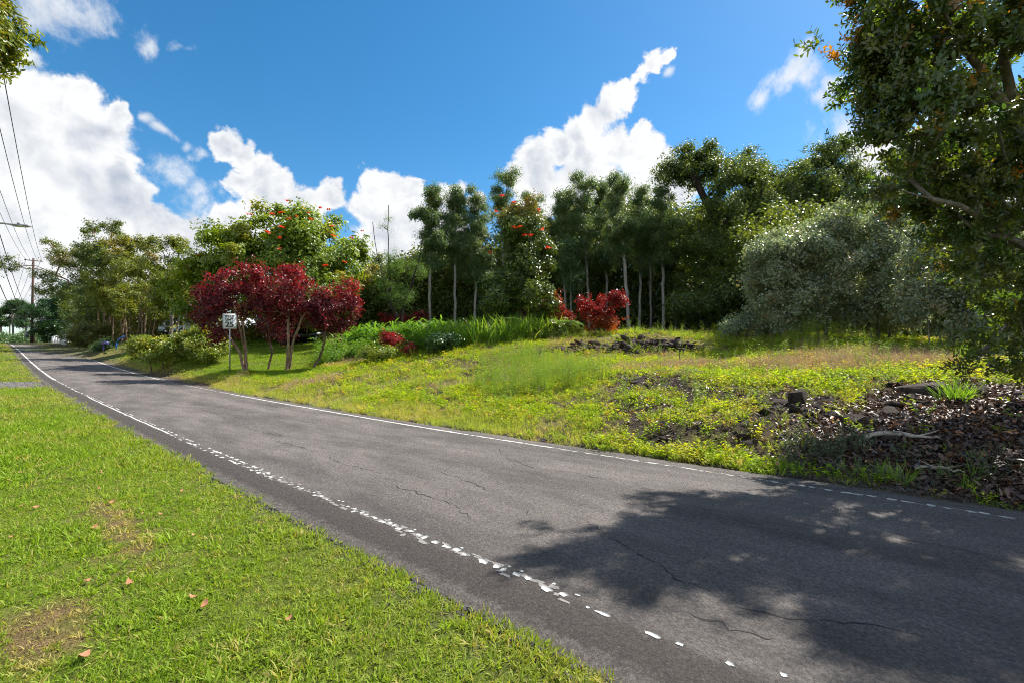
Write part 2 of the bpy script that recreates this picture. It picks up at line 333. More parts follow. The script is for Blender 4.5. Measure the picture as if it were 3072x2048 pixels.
def asphalt():
    m, t, out = newmat('asphalt'); L = t.links.new
    uv = N(t, 'ShaderNodeAttribute', attribute_name='st')
    sx = N(t, 'ShaderNodeSeparateXYZ'); L(uv.outputs['Vector'], sx.inputs[0])
    big = N(t, 'ShaderNodeMapping'); big.inputs['Scale'].default_value = (.16, .9, 1); L(uv.outputs['Vector'], big.inputs[0])
    nb = N(t, 'ShaderNodeTexNoise', i_Scale=1.0, i_Detail=5.0, i_Roughness=.6); L(big.outputs[0], nb.inputs['Vector'])
    nm = N(t, 'ShaderNodeTexNoise', i_Scale=9.0, i_Detail=4.0, i_Roughness=.7); L(uv.outputs['Vector'], nm.inputs['Vector'])
    ng = N(t, 'ShaderNodeTexVoronoi', i_Scale=70.0); L(uv.outputs['Vector'], ng.inputs['Vector'])
    ng2 = N(t, 'ShaderNodeTexNoise', i_Scale=26.0, i_Detail=5.0, i_Roughness=.9); L(uv.outputs['Vector'], ng2.inputs['Vector'])
    # worn lanes: grey aggregate, warmer streaks
    c1 = N(t, 'ShaderNodeMix', data_type='RGBA'); c1.inputs[6].default_value = (.094, .081, .074, 1); c1.inputs[7].default_value = (.152, .132, .119, 1)
    mr = N(t, 'ShaderNodeMapRange', i_1=.3, i_2=.7); L(nb.outputs['Fac'], mr.inputs[0]); L(mr.outputs[0], c1.inputs[0])
    # polished wheel tracks and darker oily middle of each lane
    wt_ = N(t, 'ShaderNodeMath', operation='MULTIPLY', i_1=2.8); L(sx.outputs['Y'], wt_.inputs[0])
    wc = N(t, 'ShaderNodeMath', operation='COSINE'); L(wt_.outputs[0], wc.inputs[0])
    nst = N(t, 'ShaderNodeTexNoise', i_Scale=1.0, i_Detail=6.0, i_Roughness=.7); mp2 = N(t, 'ShaderNodeMapping'); mp2.inputs['Scale'].default_value = (.55, 1.6, 1); L(uv.outputs['Vector'], mp2.inputs[0]); L(mp2.outputs[0], nst.inputs['Vector'])
    w2 = N(t, 'ShaderNodeMath', operation='MULTIPLY_ADD', i_1=-.10, i_2=.36); L(wc.outputs[0], w2.inputs[0])
    w3 = N(t, 'ShaderNodeMapRange', i_1=.38, i_2=.66, i_3=-.26, i_4=.26); L(nst.outputs['Fac'], w3.inputs[0])
    w4 = N(t, 'ShaderNodeMath', operation='ADD'); L(w2.outputs[0], w4.inputs[0]); L(w3.outputs[0], w4.inputs[1])
    w5 = N(t, 'ShaderNodeMath', operation='ADD', i_1=.62); L(w4.outputs[0], w5.inputs[0])
    c1b = N(t, 'ShaderNodeVectorMath', operation='SCALE'); L(c1.outputs[2], c1b.inputs[0]); L(w5.outputs[0], c1b.inputs['Scale'])
    # dark brown strip outside the left line
    ed = N(t, 'ShaderNodeMath', operation='MULTIPLY_ADD', i_1=.35, i_2=-.17); L(nm.outputs['Fac'], ed.inputs[0])
    ts = N(t, 'ShaderNodeMath', operation='ADD'); L(sx.outputs['Y'], ts.inputs[0]); L(ed.outputs[0], ts.inputs[1])
    e1 = N(t, 'ShaderNodeMapRange', interpolation_type='SMOOTHSTEP', i_1=-2.18, i_2=-2.36); L(ts.outputs[0], e1.inputs[0])
    c2 = N(t, 'ShaderNodeMix', data_type='RGBA'); c2.inputs[7].default_value = (.060, .049, .043, 1); L(e1.outputs[0], c2.inputs[0]); L(c1b.outputs[0], c2.inputs[6])
    # crumbled dusty edges
    e2 = N(t, 'ShaderNodeMapRange', interpolation_type='SMOOTHSTEP', i_1=-2.60, i_2=-2.72); L(ts.outputs[0], e2.inputs[0])
    c3 = N(t, 'ShaderNodeMix', data_type='RGBA'); c3.inputs[7].default_value = (.115, .10, .088, 1); L(e2.outputs[0], c3.inputs[0]); L(c2.outputs[2], c3.inputs[6])
    # stones of the aggregate
    gr = N(t, 'ShaderNodeMapRange', i_1=.25, i_2=.75, i_3=.25, i_4=1.75); L(ng2.outputs['Fac'], gr.inputs[0])
    g2 = N(t, 'ShaderNodeMapRange', i_1=0.0, i_2=1.0, i_3=.5, i_4=1.5); L(ng.outputs['Color'], g2.inputs[0])
    gm = N(t, 'ShaderNodeMath', operation='MULTIPLY'); L(gr.outputs[0], gm.inputs[0]); L(g2.outputs[0], gm.inputs[1])
    c4 = N(t, 'ShaderNodeVectorMath', operation='SCALE'); L(c3.outputs[2], c4.inputs[0]); L(gm.outputs[0], c4.inputs['Scale'])
    p = N(t, 'ShaderNodeBsdfPrincipled', i_Roughness=.8); p.inputs['Specular IOR Level'].default_value = .35; L(c4.outputs[0], p.inputs['Base Color'])
    b = N(t, 'ShaderNodeBump', i_Strength=.9, i_Distance=.010); L(gm.outputs[0], b.inputs['Height']); L(b.outputs[0], p.inputs['Normal'])
    L(p.outputs[0], out.inputs[0]); return m
def ground_mat():
    m, t, out = newmat('soil'); L = t.links.new
    a = N(t, 'ShaderNodeAttribute', attribute_name='gcol'); tc = N(t, 'ShaderNodeTexCoord')
    n = N(t, 'ShaderNodeTexNoise', i_Scale=7.0, i_Detail=6.0, i_Roughness=.7); L(tc.outputs['Object'], n.inputs['Vector'])
    n2 = N(t, 'ShaderNodeTexNoise', i_Scale=45.0, i_Detail=3.0, i_Roughness=.7); L(tc.outputs['Object'], n2.inputs['Vector'])
    r = N(t, 'ShaderNodeMapRange', i_1=.3, i_2=.7, i_3=.45, i_4=1.6); L(n.outputs['Fac'], r.inputs[0])
    r2 = N(t, 'ShaderNodeMapRange', i_1=.3, i_2=.7, i_3=.6, i_4=1.4); L(n2.outputs['Fac'], r2.inputs[0])
    mu = N(t, 'ShaderNodeMath', operation='MULTIPLY'); L(r.outputs[0], mu.inputs[0]); L(r2.outputs[0], mu.inputs[1])
    sc_ = N(t, 'ShaderNodeVectorMath', operation='SCALE'); L(a.outputs['Color'], sc_.inputs[0]); L(mu.outputs[0], sc_.inputs['Scale'])
    p = N(t, 'ShaderNodeBsdfPrincipled', i_Roughness=.95); p.inputs['Specular IOR Level'].default_value = .1; L(sc_.outputs[0], p.inputs['Base Color'])
    b = N(t, 'ShaderNodeBump', i_Strength=.8, i_Distance=.03); L(mu.outputs[0], b.inputs['Height']); L(b.outputs[0], p.inputs['Normal'])
    L(p.outputs[0], out.inputs[0]); return m
def lava_mat():
    m, t, out = newmat('lava_rock'); L = t.links.new
    tc = N(t, 'ShaderNodeTexCoord'); oi = N(t, 'ShaderNodeObjectInfo')
    n = N(t, 'ShaderNodeTexNoise', i_Scale=5.0, i_Detail=6.0, i_Roughness=.7); L(tc.outputs['Object'], n.inputs['Vector'])
    v = N(t, 'ShaderNodeTexNoise', i_Scale=30.0, i_Detail=4.0, i_Roughness=.7); L(tc.outputs['Object'], v.inputs['Vector'])
    mx = N(t, 'ShaderNodeMix', data_type='RGBA'); mx.inputs[6].default_value = (.030, .023, .020, 1); mx.inputs[7].default_value = (.115, .085, .068, 1)
    r = N(t, 'ShaderNodeMapRange', i_1=.38, i_2=.7); L(n.outputs['Fac'], r.inputs[0]); L(r.outputs[0], mx.inputs[0])
    # moss and lichen flecks
    ml = N(t, 'ShaderNodeMapRange', i_1=.6, i_2=.72, i_4=.6); L(v.outputs['Fac'], ml.inputs[0])
    m2 = N(t, 'ShaderNodeMix', data_type='RGBA'); m2.inputs[7].default_value = (.16, .135, .085, 1); L(ml.outputs[0], m2.inputs[0]); L(mx.outputs[2], m2.inputs[6])
    p = N(t, 'ShaderNodeBsdfPrincipled', i_Roughness=.9); p.inputs['Specular IOR Level'].default_value = .25; L(m2.outputs[2], p.inputs['Base Color'])
    b = N(t, 'ShaderNodeBump', i_Strength=.9, i_Distance=.04); L(v.outputs['Fac'], b.inputs['Height']); L(b.outputs[0], p.inputs['Normal'])
    L(p.outputs[0], out.inputs[0]); return m

M = {
    'asphalt': asphalt(), 'soil': ground_mat(), 'lava': lava_mat(),
    'paint': plain('road_paint', (.50, .49, .455), .6, vary=.35, bump=.3, scale=30),
    'worn': plain('worn_paint', (.20, .185, .17), .7, vary=.45, bump=.3, scale=45),
    'crack': plain('crack_tar', (.016, .014, .013), .9),
    'grass': leaf('lawn_grass', (.095, .20, .008), (.27, .42, .022), (.48, .38, .15), trans=.42, rough=.6, tcol=(1.45, 1.45, .4), spec=.18),
    'verge': leaf('verge_grass', (.19, .30, .025), (.38, .47, .065), (.55, .44, .19), trans=.42, rough=.6, tcol=(1.5, 1.4, .5), spec=.18),
    'weed': leaf('weed_leaf', (.17, .30, .008), (.42, .54, .02), (.54, .38, .10), trans=.52, rough=.6, tcol=(1.6, 1.45, .4), spec=.2),
    'stalk': leaf('stalk_leaf', (.12, .26, .02), (.25, .38, .045), (.38, .28, .10), trans=.4, rough=.5, tcol=(1.6, 1.5, .6)),
    'dry': leaf('dry_grass', (.34, .22, .13), (.52, .40, .25), None, trans=.25, rough=.8, tcol=(1.2, 1.1, .9)),
    'litter': leaf('dry_leaf_litter', (.045, .03, .025), (.17, .105, .075), (.42, .19, .08), trans=.08, rough=.4, tcol=(1.2, 1, .8)),
    'fallen': plain('fallen_leaf', (.34, .15, .07), .6, vary=.35, scale=20),
    'greyherb': leaf('grey_herb', (.10, .14, .075), (.20, .23, .13), None, trans=.25, rough=.7),
    'cane': leaf('cane_grass', (.11, .26, .02), (.24, .40, .05), (.36, .33, .12), trans=.42, rough=.45, tcol=(1.6, 1.5, .5)),
    'rank': leaf('rank_weed_leaf', (.06, .165, .018), (.18, .33, .04), (.34, .30, .08), trans=.42, rough=.45, tcol=(1.5, 1.5, .5)),
    'ginger': leaf('ginger_leaf', (.065, .165, .02), (.18, .31, .05), None, trans=.4, rough=.35, tcol=(1.6, 1.6, .5), spec=.6),
    'fern': leaf('fern_frond', (.10, .22, .06), (.20, .34, .12), None, trans=.3, rough=.5),
    'tulip': leaf('tulip_tree_leaf', (.07, .14, .016), (.25, .33, .03), (.42, .30, .04), trans=.42, rough=.4, tcol=(1.9, 1.7, .4), spec=.5),
    'tulip2': leaf('tulip_tree_dark_leaf', (.05, .095, .022), (.12, .17, .03), (.27, .19, .035), trans=.28, rough=.32, tcol=(1.8, 1.5, .5), spec=.4),
    'flower': leaf('tulip_flower', (.72, .035, .012), (.85, .12, .02), None, trans=.3, rough=.5, tcol=(1.3, 1.2, 1)),
    'guava': leaf('guava_leaf', (.055, .10, .022), (.18, .22, .05), (.30, .19, .06), trans=.36, rough=.36, tcol=(1.8, 1.6, .6), spec=.6),
    'guava_y': leaf('guava_yellow_leaf', (.07, .12, .018), (.25, .27, .04), (.36, .21, .05), trans=.38, rough=.4, tcol=(1.8, 1.5, .4)),
    'darkleaf': leaf('dense_dark_leaf', (.018, .06, .018), (.05, .12, .03), (.10, .17, .04), trans=.22, rough=.35),
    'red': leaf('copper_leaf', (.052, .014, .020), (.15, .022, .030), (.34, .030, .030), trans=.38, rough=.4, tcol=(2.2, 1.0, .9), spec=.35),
    'redbush': leaf('red_bush_leaf', (.10, .012, .014), (.28, .022, .016), (.42, .20, .03), trans=.42, rough=.4, tcol=(2.0, 1.2, .7)),
    'euc': leaf('eucalyptus_leaf', (.05, .11, .045), (.15, .225, .085), (.24, .24, .06), trans=.42, rough=.42, tcol=(1.6, 1.6, .7), spec=.5),
    'bigdark': leaf('broad_tree_leaf', (.045, .085, .024), (.14, .19, .036), (.25, .25, .03), trans=.40, rough=.42, tcol=(1.8, 1.6, .5), spec=.6),
    'grey': leaf('thicket_leaf', (.12, .165, .10), (.36, .41, .28), (.34, .26, .13), trans=.34, rough=.30, tcol=(1.5, 1.6, .8), spec=.9),
    'near': leaf('near_tree_leaf', (.030, .068, .020), (.085, .145, .030), (.42, .16, .02), trans=.38, rough=.34, tcol=(2.2, 2.4, .5), spec=.8),
    'leftleaf': leaf('left_branch_leaf', (.09, .16, .014), (.22, .28, .025), (.34, .16, .03), trans=.36, rough=.35, tcol=(1.9, 1.6, .4), spec=.5),
    'bush': leaf('croton_leaf', (.075, .15, .018), (.24, .31, .04), (.40, .36, .06), trans=.32, rough=.32, tcol=(1.8, 1.6, .4), spec=.6),
    'feather': leaf('feathery_leaf', (.06, .13, .025), (.13, .23, .035), None, trans=.36, rough=.5),
    'bark_brown': bark('brown_bark', (.075, .048, .034), (.20, .14, .10)), 'bark_dark': bark('dark_bark', (.018, .014, .012), (.06, .047, .038)),
    'bark_pale': bark('pale_bark', (.20, .18, .16), (.42, .38, .34), 5, .3), 'bark_tan': bark('tan_bark', (.16, .10, .065), (.36, .25, .17), 7, .3),
    'bark_grey': bark('grey_bark', (.11, .095, .082), (.27, .24, .21), 7, .35),
    'wood': bark('weathered_wood', (.20, .16, .125), (.46, .40, .34), 9, 1.0), 'pole': bark('pole_wood', (.060, .034, .032), (.125, .072, .062), 5, .1),
    'metal': plain('galvanised_steel', (.38, .39, .41), .45, .8, vary=.15), 'white': plain('white_paint', (.74, .74, .72), .5, vary=.06, scale=3),
    'sheet': plain('sign_sheeting', (.66, .67, .65), .45, vary=.07, scale=3), 'black': plain('black_print', (.012, .012, .014), .5), 'iron': plain('dark_iron', (.018, .017, .016), .55, .3),
    'rubber': plain('tyre_rubber', (.018, .018, .019), .85), 'glass': plain('dark_glass', (.016, .02, .024), .06, spec=.9),
    'carblack': plain('dark_car_paint', (.012, .017, .022), .22, .1, spec=.8), 'carsilver': plain('pale_car_paint', (.42, .50, .58), .3, .3), 'chrome': plain('bright_metal', (.6, .6, .6), .25, 1),
    'lampred': plain('tail_lamp', (.30, .012, .012), .3), 'lamp': plain('clear_lamp', (.62, .62, .6), .2),
    'blue': plain('blue_violet_paint', (.10, .09, .30), .45, vary=.12, scale=4), 'bluepipe': plain('blue_pipe', (.03, .16, .58), .4), 'flagred': plain('red_flag', (.45, .05, .04), .5),
    'teal': plain('teal_roofing', (.10, .26, .26), .5, vary=.15), 'wall': plain('pale_wall', (.52, .54, .55), .7, vary=.06), 'steelwall': plain('cream_sheet', (.50, .47, .40), .6, vary=.15, scale=2),
    'wire': plain('wire', (.03, .026, .028), .6), 'grey_can': plain('transformer_grey', (.22, .23, .25), .5), 'ceramic': plain('insulator', (.10, .07, .06), .35),
    'yellowsign': plain('faded_print', (.33, .30, .15), .6), 'gravel': plain('grey_gravel', (.16, .15, .145), .9, vary=.45, bump=1.0, scale=28),
}

# ------------------------------------------------------------------ ground sheet, road, paint, cracks
def axis(lo, hi, step, far, n):
    core = np.arange(lo, hi + step / 2, step); g = np.geomspace(step * 1.3, far, n)
    return np.concatenate([lo - g[::-1], core, hi + g])
GX = axis(-30, 22, .34, 900, 34); GY = axis(-4, 40, .34, 900, 34)
GY = GY[GY > -120]
BANK = [at(*dp(1480, 868)), at(*dp(1690, 915)), at(*dp(1830, 925)), at(*dp(1900, 985)), at(*dp(2080, 930)), at(*dp(2330, 900))]
BANK2 = [at(*dp(1440, 935)), at(*dp(1500, 1005)), at(*dp(1650, 985)), at(*dp(1880, 990))]
LEDGE = [ray(532, 351, 26.0), ray(575, 347, 26.6), ray(610, 345, 26.8), ray(645, 343, 26.8), ray(680, 346, 26.6), ray(700, 350, 26.0)]
def seg_dist(x, y, poly):
    d = np.full(np.shape(x), 1e9)
    for a, b in zip(poly[:-1], poly[1:]):
        ax, ay = a[0], a[1]; bx, by = b[0] - ax, b[1] - ay
        q = np.clip(((x - ax) * bx + (y - ay) * by) / (bx * bx + by * by), 0, 1)
        d = np.minimum(d, np.hypot(x - ax - q * bx, y - ay - q * by))
    return d
def ell(x, y, c, rx, ry): return ((x - c[0]) / rx) ** 2 + ((y - c[1]) / ry) ** 2
def masks(x, y):
    s, t = st(x, y); n = fbm(x * .8, y * .8, 21); n2 = fbm(x * 2.3, y * 2.3, 22)
    litter = sstep(1.25, .75, ell(x, y, (9.6, 6.9), 4.7, 3.6) + (n - .5) * .9) * (t > 2.9)
    bank = sstep(2.1, .7, seg_dist(x, y, BANK) + (n2 - .5) * 2.2)
    bank = np.maximum(bank, .8 * sstep(.9, .3, seg_dist(x, y, BANK2) + (n2 - .5) * 1.2))
    ledge = sstep(1.2, .4, seg_dist(x, y, LEDGE) + (n2 - .5) * .6)
    bare = np.maximum(bank, ledge * .55)
    for (px, py, r) in ((1520, 1010, .8), (1440, 935, .7), (1700, 1010, .6), (1090, 855, 1.2), (1000, 905, .7), (1290, 800, 1.0), (1650, 985, .5), (1860, 985, .7), (1560, 865, 1.0)):
        p = BARE[(px, py)]; bare = np.maximum(bare, sstep(1.2, .3, np.hypot((x - p[0]), (y - p[1]) * 1.1) / r + (n2 - .5) * 1.4))
    yard = sstep(6.0, 8.0, s - (22 + 0 * t)) * sstep(3.2, 4.0, t) * sstep(-6.2, -7.2, x)     # mown yard left of the red trees
    yard = yard * sstep(0, 1.2, 31.5 + (-x - 6) * .9 - y + 60 * (x < -14))
    return s, t, n, n2, litter, bare, yard
BARE = {k: at(*dp(*k)) for k in ((1520, 1010), (1440, 935), (1700, 1010), (1090, 855), (1000, 905), (1290, 800), (1650, 985), (1860, 985), (1560, 865))}
GRAVEL = at(8, 384)
def gravelm(x, y): return sstep(1.3, .6, ell(x, y, GRAVEL, 3.8, 2.0) + (fbm(x * 1.5, y * 1.5, 77) - .5) * .8)
SANDY = [(at(118, 526), .8, .13), (at(66, 622), .26, .11), (at(26, 640), .3, .09)]

def build_ground():
    X, Y = np.meshgrid(GX, GY); x = X.ravel(); y = Y.ravel(); z = terrain(x, y)
    s, t, n, n2, litter, bare, yard = masks(x, y)
    c = np.zeros((len(x), 3))
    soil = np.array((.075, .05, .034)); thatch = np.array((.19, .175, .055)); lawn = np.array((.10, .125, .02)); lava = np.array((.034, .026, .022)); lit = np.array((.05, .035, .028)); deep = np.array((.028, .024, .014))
    w = sstep(.35, .7, n)[:, None]
    c[:] = thatch * w + soil * 1.3 * (1 - w)
    left = (t < 0)[:, None]; c = np.where(left, lawn * (.8 + .5 * n[:, None]), c)
    c = np.where((yard > .5)[:, None], lawn * 1.1, c)
    c = c * (1 - bare[:, None]) + lava * bare[:, None]
    c = c * (1 - litter[:, None]) + lit * litter[:, None]
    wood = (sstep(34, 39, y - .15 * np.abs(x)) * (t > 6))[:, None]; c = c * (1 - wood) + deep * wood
    for q_, ra, rb in SANDY:
        dx, dy = x - q_[0], y - q_[1]; e_ = sstep(1.6, .5, ((dx * RD[0] + dy * RD[1]) / ra * .55) ** 2 + ((dx * RN[0] + dy * RN[1]) / rb * .7) ** 2)[:, None]; c = c * (1 - e_) + np.array((.15, .10, .05)) * e_
    g = gravelm(x, y)[:, None] * left; c = c * (1 - g) + np.array((.17, .16, .155)) * g
    e = (sstep(3.15, 2.8, np.abs(t)))[:, None]; c = c * (1 - e) + np.array((.10, .085, .07)) * e
    nx, ny = len(GX), len(GY); i = np.arange(nx * ny).reshape(ny, nx)
    F = np.stack([i[:-1, :-1], i[:-1, 1:], i[1:, 1:], i[1:, :-1]], -1).reshape(-1, 4)
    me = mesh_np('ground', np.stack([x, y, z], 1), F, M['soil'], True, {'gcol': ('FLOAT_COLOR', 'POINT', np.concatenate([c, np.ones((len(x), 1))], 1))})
    tag(obj('ground', me), kind='structure')
build_ground()

def build_road():
    S = np.concatenate([np.arange(-26, 40, .25), np.arange(40, 175, 1.0)])
    cols = np.array([-2.86, -2.7, -2.4, -2.0, -1.2, 0, 1.2, 2.0, 2.4, 2.62, 2.76])
    V = []; A = []
    for s in S:
        je = (fbm(np.array([s * 1.7]), np.array([3.3]), 31)[0] - .5) * .22; jr = (fbm(np.array([s * 1.3]), np.array([8.8]), 35)[0] - .5) * .20
        tt = cols.copy(); tt[:2] += je; tt[-2:] += jr
        x, y = rxy(s, tt); z = zroad(s) + .012 + .02 * (1 - (tt / 2.8) ** 2); z[0] -= .06; z[-1] -= .06
        V.append(np.stack([x, y, z], 1)); A.append(np.stack([np.full_like(tt, s), tt, 0 * tt], 1))
    k = len(cols); i = np.arange(len(S) * k).reshape(len(S), k)
    F = np.stack([i[:-1, :-1], i[1:, :-1], i[1:, 1:], i[:-1, 1:]], -1).reshape(-1, 4)[:, ::-1]
    me = mesh_np('road', np.concatenate(V), F, M['asphalt'], True, {'st': ('FLOAT_VECTOR', 'POINT', np.concatenate(A))})
    return tag(obj('road', me), kind='structure')
ROAD = build_road()
def rz_(s, t): return zroad(s) + .012 + .02 * (1 - (t / 2.8) ** 2)

def flake_poly(s, t, ls, lt, rng, n=11):
    an = np.arange(n) * 2 * math.pi / n + rng.uniform(0, 1); r = rng.uniform(.62, 1.15, n)
    sq = (np.abs(np.cos(an)) ** 4 + np.abs(np.sin(an)) ** 4) ** -.25       # rounded block
    ss = s + np.cos(an) * r * sq * ls / 2; tt = t + np.sin(an) * r * sq * lt / 2
    return ss, tt
def build_paint():
    rng = np.random.default_rng(5); far = {'paint': ([], []), 'worn': ([], [])}; n_obj = 0
    def put(s, t, ls, lt, h=.0045, near=False, mat='paint'):
        ss, tt = flake_poly(s, t, ls, lt, rng); x, y = rxy(ss, tt); zt = rz_(ss, tt)
        n = len(x)
        top = np.stack([x, y, zt + h], 1)
        if near:
            c = top.mean(0); bot = np.stack([x, y, zt - .003], 1)
            V = np.concatenate([top, bot]) - c
            me = mesh_np('paint_flake', V, [np.array([list(range(n))]), np.array([[i, (i + 1) % n, (i + 1) % n + n, i + n] for i in range(n)])], M['paint'])
            # keep top facing up
            o = obj('paint_flake', me, ROAD, c)
        else:
            VV, FF = far[mat]; FF.append(np.arange(n) + n * len(VV)); VV.append(top)
    # left line
    s = .2
    while s < 1.95:
        if rng.random() < .72: put(s, -LW + rng.choice([-.05, .05, .045]) + rng.normal(0, .01), rng.choice([.03, .035, .04, .05, .13]), rng.uniform(.025, .045), near=True)
        s += rng.uniform(.09, .2)
    s = 1.95
    while s < 4.9:
        l = rng.uniform(.05, .12); put(s, -LW + rng.normal(0, .012), l, rng.uniform(.05, .085), near=True); s += l * rng.uniform(1.25, 2.0)
        if rng.random() < .25: put(s, -LW + .07, .035, .03, near=True)
    s = 1.9
    while s < 8.5: put(s, -LW + rng.normal(0, .035), rng.uniform(.05, .16), rng.uniform(.02, .07), .0025, mat='worn'); s += rng.uniform(.05, .12)
    s = 4.9
    while s < 7: put(s, -LW + rng.normal(0, .04), rng.uniform(.03, .08), rng.uniform(.02, .05)); s += rng.uniform(.06, .22)
    s = 7
    while s < 13:
        for q in (-.045, .045):
            if rng.random() < .62: put(s, -LW + q + rng.normal(0, .012), rng.uniform(.05, .14), rng.uniform(.03, .065))
        s += rng.uniform(.10, .16)
    s = 13
    while s < 25: put(s, -LW - .03 + rng.normal(0, .006), .34, .055); (rng.random() < .7) and put(s, -LW + .06, rng.uniform(.1, .3), .04); s += .27
    s = 25
    while s < 38: (rng.random() < .6) and put(s, -LW + rng.normal(0, .015), rng.uniform(.2, .5), .06); s += .3
    s = 38
    while s < 135: put(s, -LW, .9, .13); s += .7
    # right line
    s = -9.0
    while s < 1.2: put(s, LW + rng.normal(0, .012), rng.uniform(.06, .16), rng.uniform(.04, .075), near=s > -2.6); s += rng.uniform(.10, .22)
    for s0 in np.arange(-9, 8, .11): put(s0, LW + rng.normal(0, .03), rng.uniform(.05, .16), rng.uniform(.02, .07), .0025, mat='worn')
    while s < 2.6: (rng.random() < .5) and put(s, LW + rng.normal(0, .03), rng.uniform(.05, .12), .03, near=True); s += .2
    while s < 5.2: put(s, LW + rng.normal(0, .006), rng.uniform(.15, .4), .045, near=True); s += rng.uniform(.24, .46)
    while s < 8.0: put(s, LW + rng.normal(0, .008), rng.uniform(.15, .34), rng.uniform(.06, .10)); s += .2
    while s < 23: put(s, LW + rng.normal(0, .004), .40, .105); s += .25
    while s < 36: (rng.random() < .8) and put(s, LW, .5, .055); s += .42
    while s < 135: put(s, LW, .9, .14); s += .7
    for k, (VV, FF) in far.items():
        if VV: tag(obj('edge_line', mesh_np('edge_line', np.concatenate(VV), [np.array(FF)], M[k]), ROAD), kind='stuff')
build_paint()

def build_cracks():
    rng = np.random.default_rng(9)
    paths = [[(755, 1062), (790, 1078), (835, 1092), (872, 1104)], [(560, 990), (600, 1003), (650, 1012)], [(1000, 1095), (1060, 1112), (1110, 1136), (1150, 1150)], [(1145, 1040), (1165, 1068), (1240, 1090), (1320, 1098), (1395, 1113)],
             [(640, 1022), (690, 1034), (745, 1050)], [(420, 940), (470, 950), (530, 968)], [(1395, 1250), (1440, 1275), (1500, 1310), (1560, 1360), (1640, 1400)], [(2060, 1260), (2150, 1280), (2250, 1300), (2352, 1335)],
             [(1990, 1370), (2010, 1395), (2030, 1420)], [(1880, 1465), (1960, 1475), (2050, 1482), (2150, 1505)], [(1215, 1180), (1210, 1200), (1200, 1215)], [(1700, 1430), (1790, 1450), (1880, 1465)], [(300, 925), (350, 932), (400, 941)], [(1320, 1205), (1395, 1250)],
             [(1500, 1420), (1640, 1470), (1720, 1500), (1800, 1520)], [(360, 880), (400, 884), (450, 882)], [(900, 1130), (960, 1150), (1030, 1180), (1080, 1215)]]
    for pth in paths:
        P = np.array([at(*dp(*q))[:2] for q in pth]); seg = np.concatenate([[0], np.cumsum(np.hypot(*np.diff(P, axis=0).T))])
        q = np.arange(0, seg[-1], .07); px = np.interp(q, seg, P[:, 0]); py = np.interp(q, seg, P[:, 1])
        s, t = st(px, py); t = t + np.cumsum(rng.normal(0, .014, len(q))) + rng.normal(0, .02, len(q)); s = s + rng.normal(0, .015, len(q))
        wd = np.clip(rng.gamma(1.6, .0030, len(q)), .0012, .012); wd[0] = wd[-1] = .001
        xa, ya = rxy(s, t - wd); xb, yb = rxy(s, t + wd)
        V = np.concatenate([np.stack([xa, ya, rz_(s, t) + .0022], 1), np.stack([xb, yb, rz_(s, t) + .0022], 1)]); n = len(q)
        F = np.array([[i, i + n, i + 1 + n, i + 1] for i in range(n - 1)])
        obj('crack', mesh_np('crack', V, F, M['crack']), ROAD)
build_cracks()

# ------------------------------------------------------------------ scattering: points with their own turn, size, kind and tint
_gcache = {}
def gn_tree(coll):
    if coll.name in _gcache: return _gcache[coll.name]
    g = bpy.data.node_groups.new('scatter_' + coll.name, 'GeometryNodeTree')
    g.interface.new_socket('Geometry', in_out='INPUT', socket_type='NodeSocketGeometry'); g.interface.new_socket('Geometry', in_out='OUTPUT', socket_type='NodeSocketGeometry')
    gi = g.nodes.new('NodeGroupInput'); go = g.nodes.new('NodeGroupOutput')
    ip = g.nodes.new('GeometryNodeInstanceOnPoints'); ci = g.nodes.new('GeometryNodeCollectionInfo')
    ci.inputs['Collection'].default_value = coll; ci.inputs['Separate Children'].default_value = True; ci.inputs['Reset Children'].default_value = True
    ip.inputs['Pick Instance'].default_value = True
    def attr(n, ty):
        a = g.nodes.new('GeometryNodeInputNamedAttribute'); a.data_type = ty; a.inputs['Name'].default_value = n
        return [o for o in a.outputs if o.enabled and o.name == 'Attribute'][0]
    e2r = g.nodes.new('FunctionNodeEulerToRotation')
    g.links.new(attr('rot', 'FLOAT_VECTOR'), e2r.inputs[0])
    L = g.links.new
    L(gi.outputs[0], ip.inputs['Points']); L(ci.outputs[0], ip.inputs['Instance']); L(e2r.outputs[0], ip.inputs['Rotation'])
    L(attr('scl', 'FLOAT_VECTOR'), ip.inputs['Scale']); L(attr('idx', 'INT'), ip.inputs['Instance Index']); L(ip.outputs[0], go.inputs[0])
    _gcache[coll.name] = g; return g
def scatter(name, coll, P, rot, scl, idx, tint=None, parent=None):
    n = len(P)
    scl = np.asarray(scl, float)
    if scl.ndim == 1: scl = np.repeat(scl[:, None], 3, 1)
    me = mesh_np(name, P, [], None, attrs={'rot': ('FLOAT_VECTOR', 'POINT', rot), 'scl': ('FLOAT_VECTOR', 'POINT', scl), 'idx': ('INT', 'POINT', idx),
                                           'tint': ('FLOAT', 'POINT', tint if tint is not None else np.zeros(n))})
    o = obj(name, me, parent); md = o.modifiers.new('scatter', 'NODES'); md.node_group = gn_tree(coll); return o
def source(name, meshes):
    c = bpy.data.collections.new(name)
    for i, me in enumerate(meshes):
        o = bpy.data.objects.new('%s_%02d' % (name, i), me); c.objects.link(o)
    return c

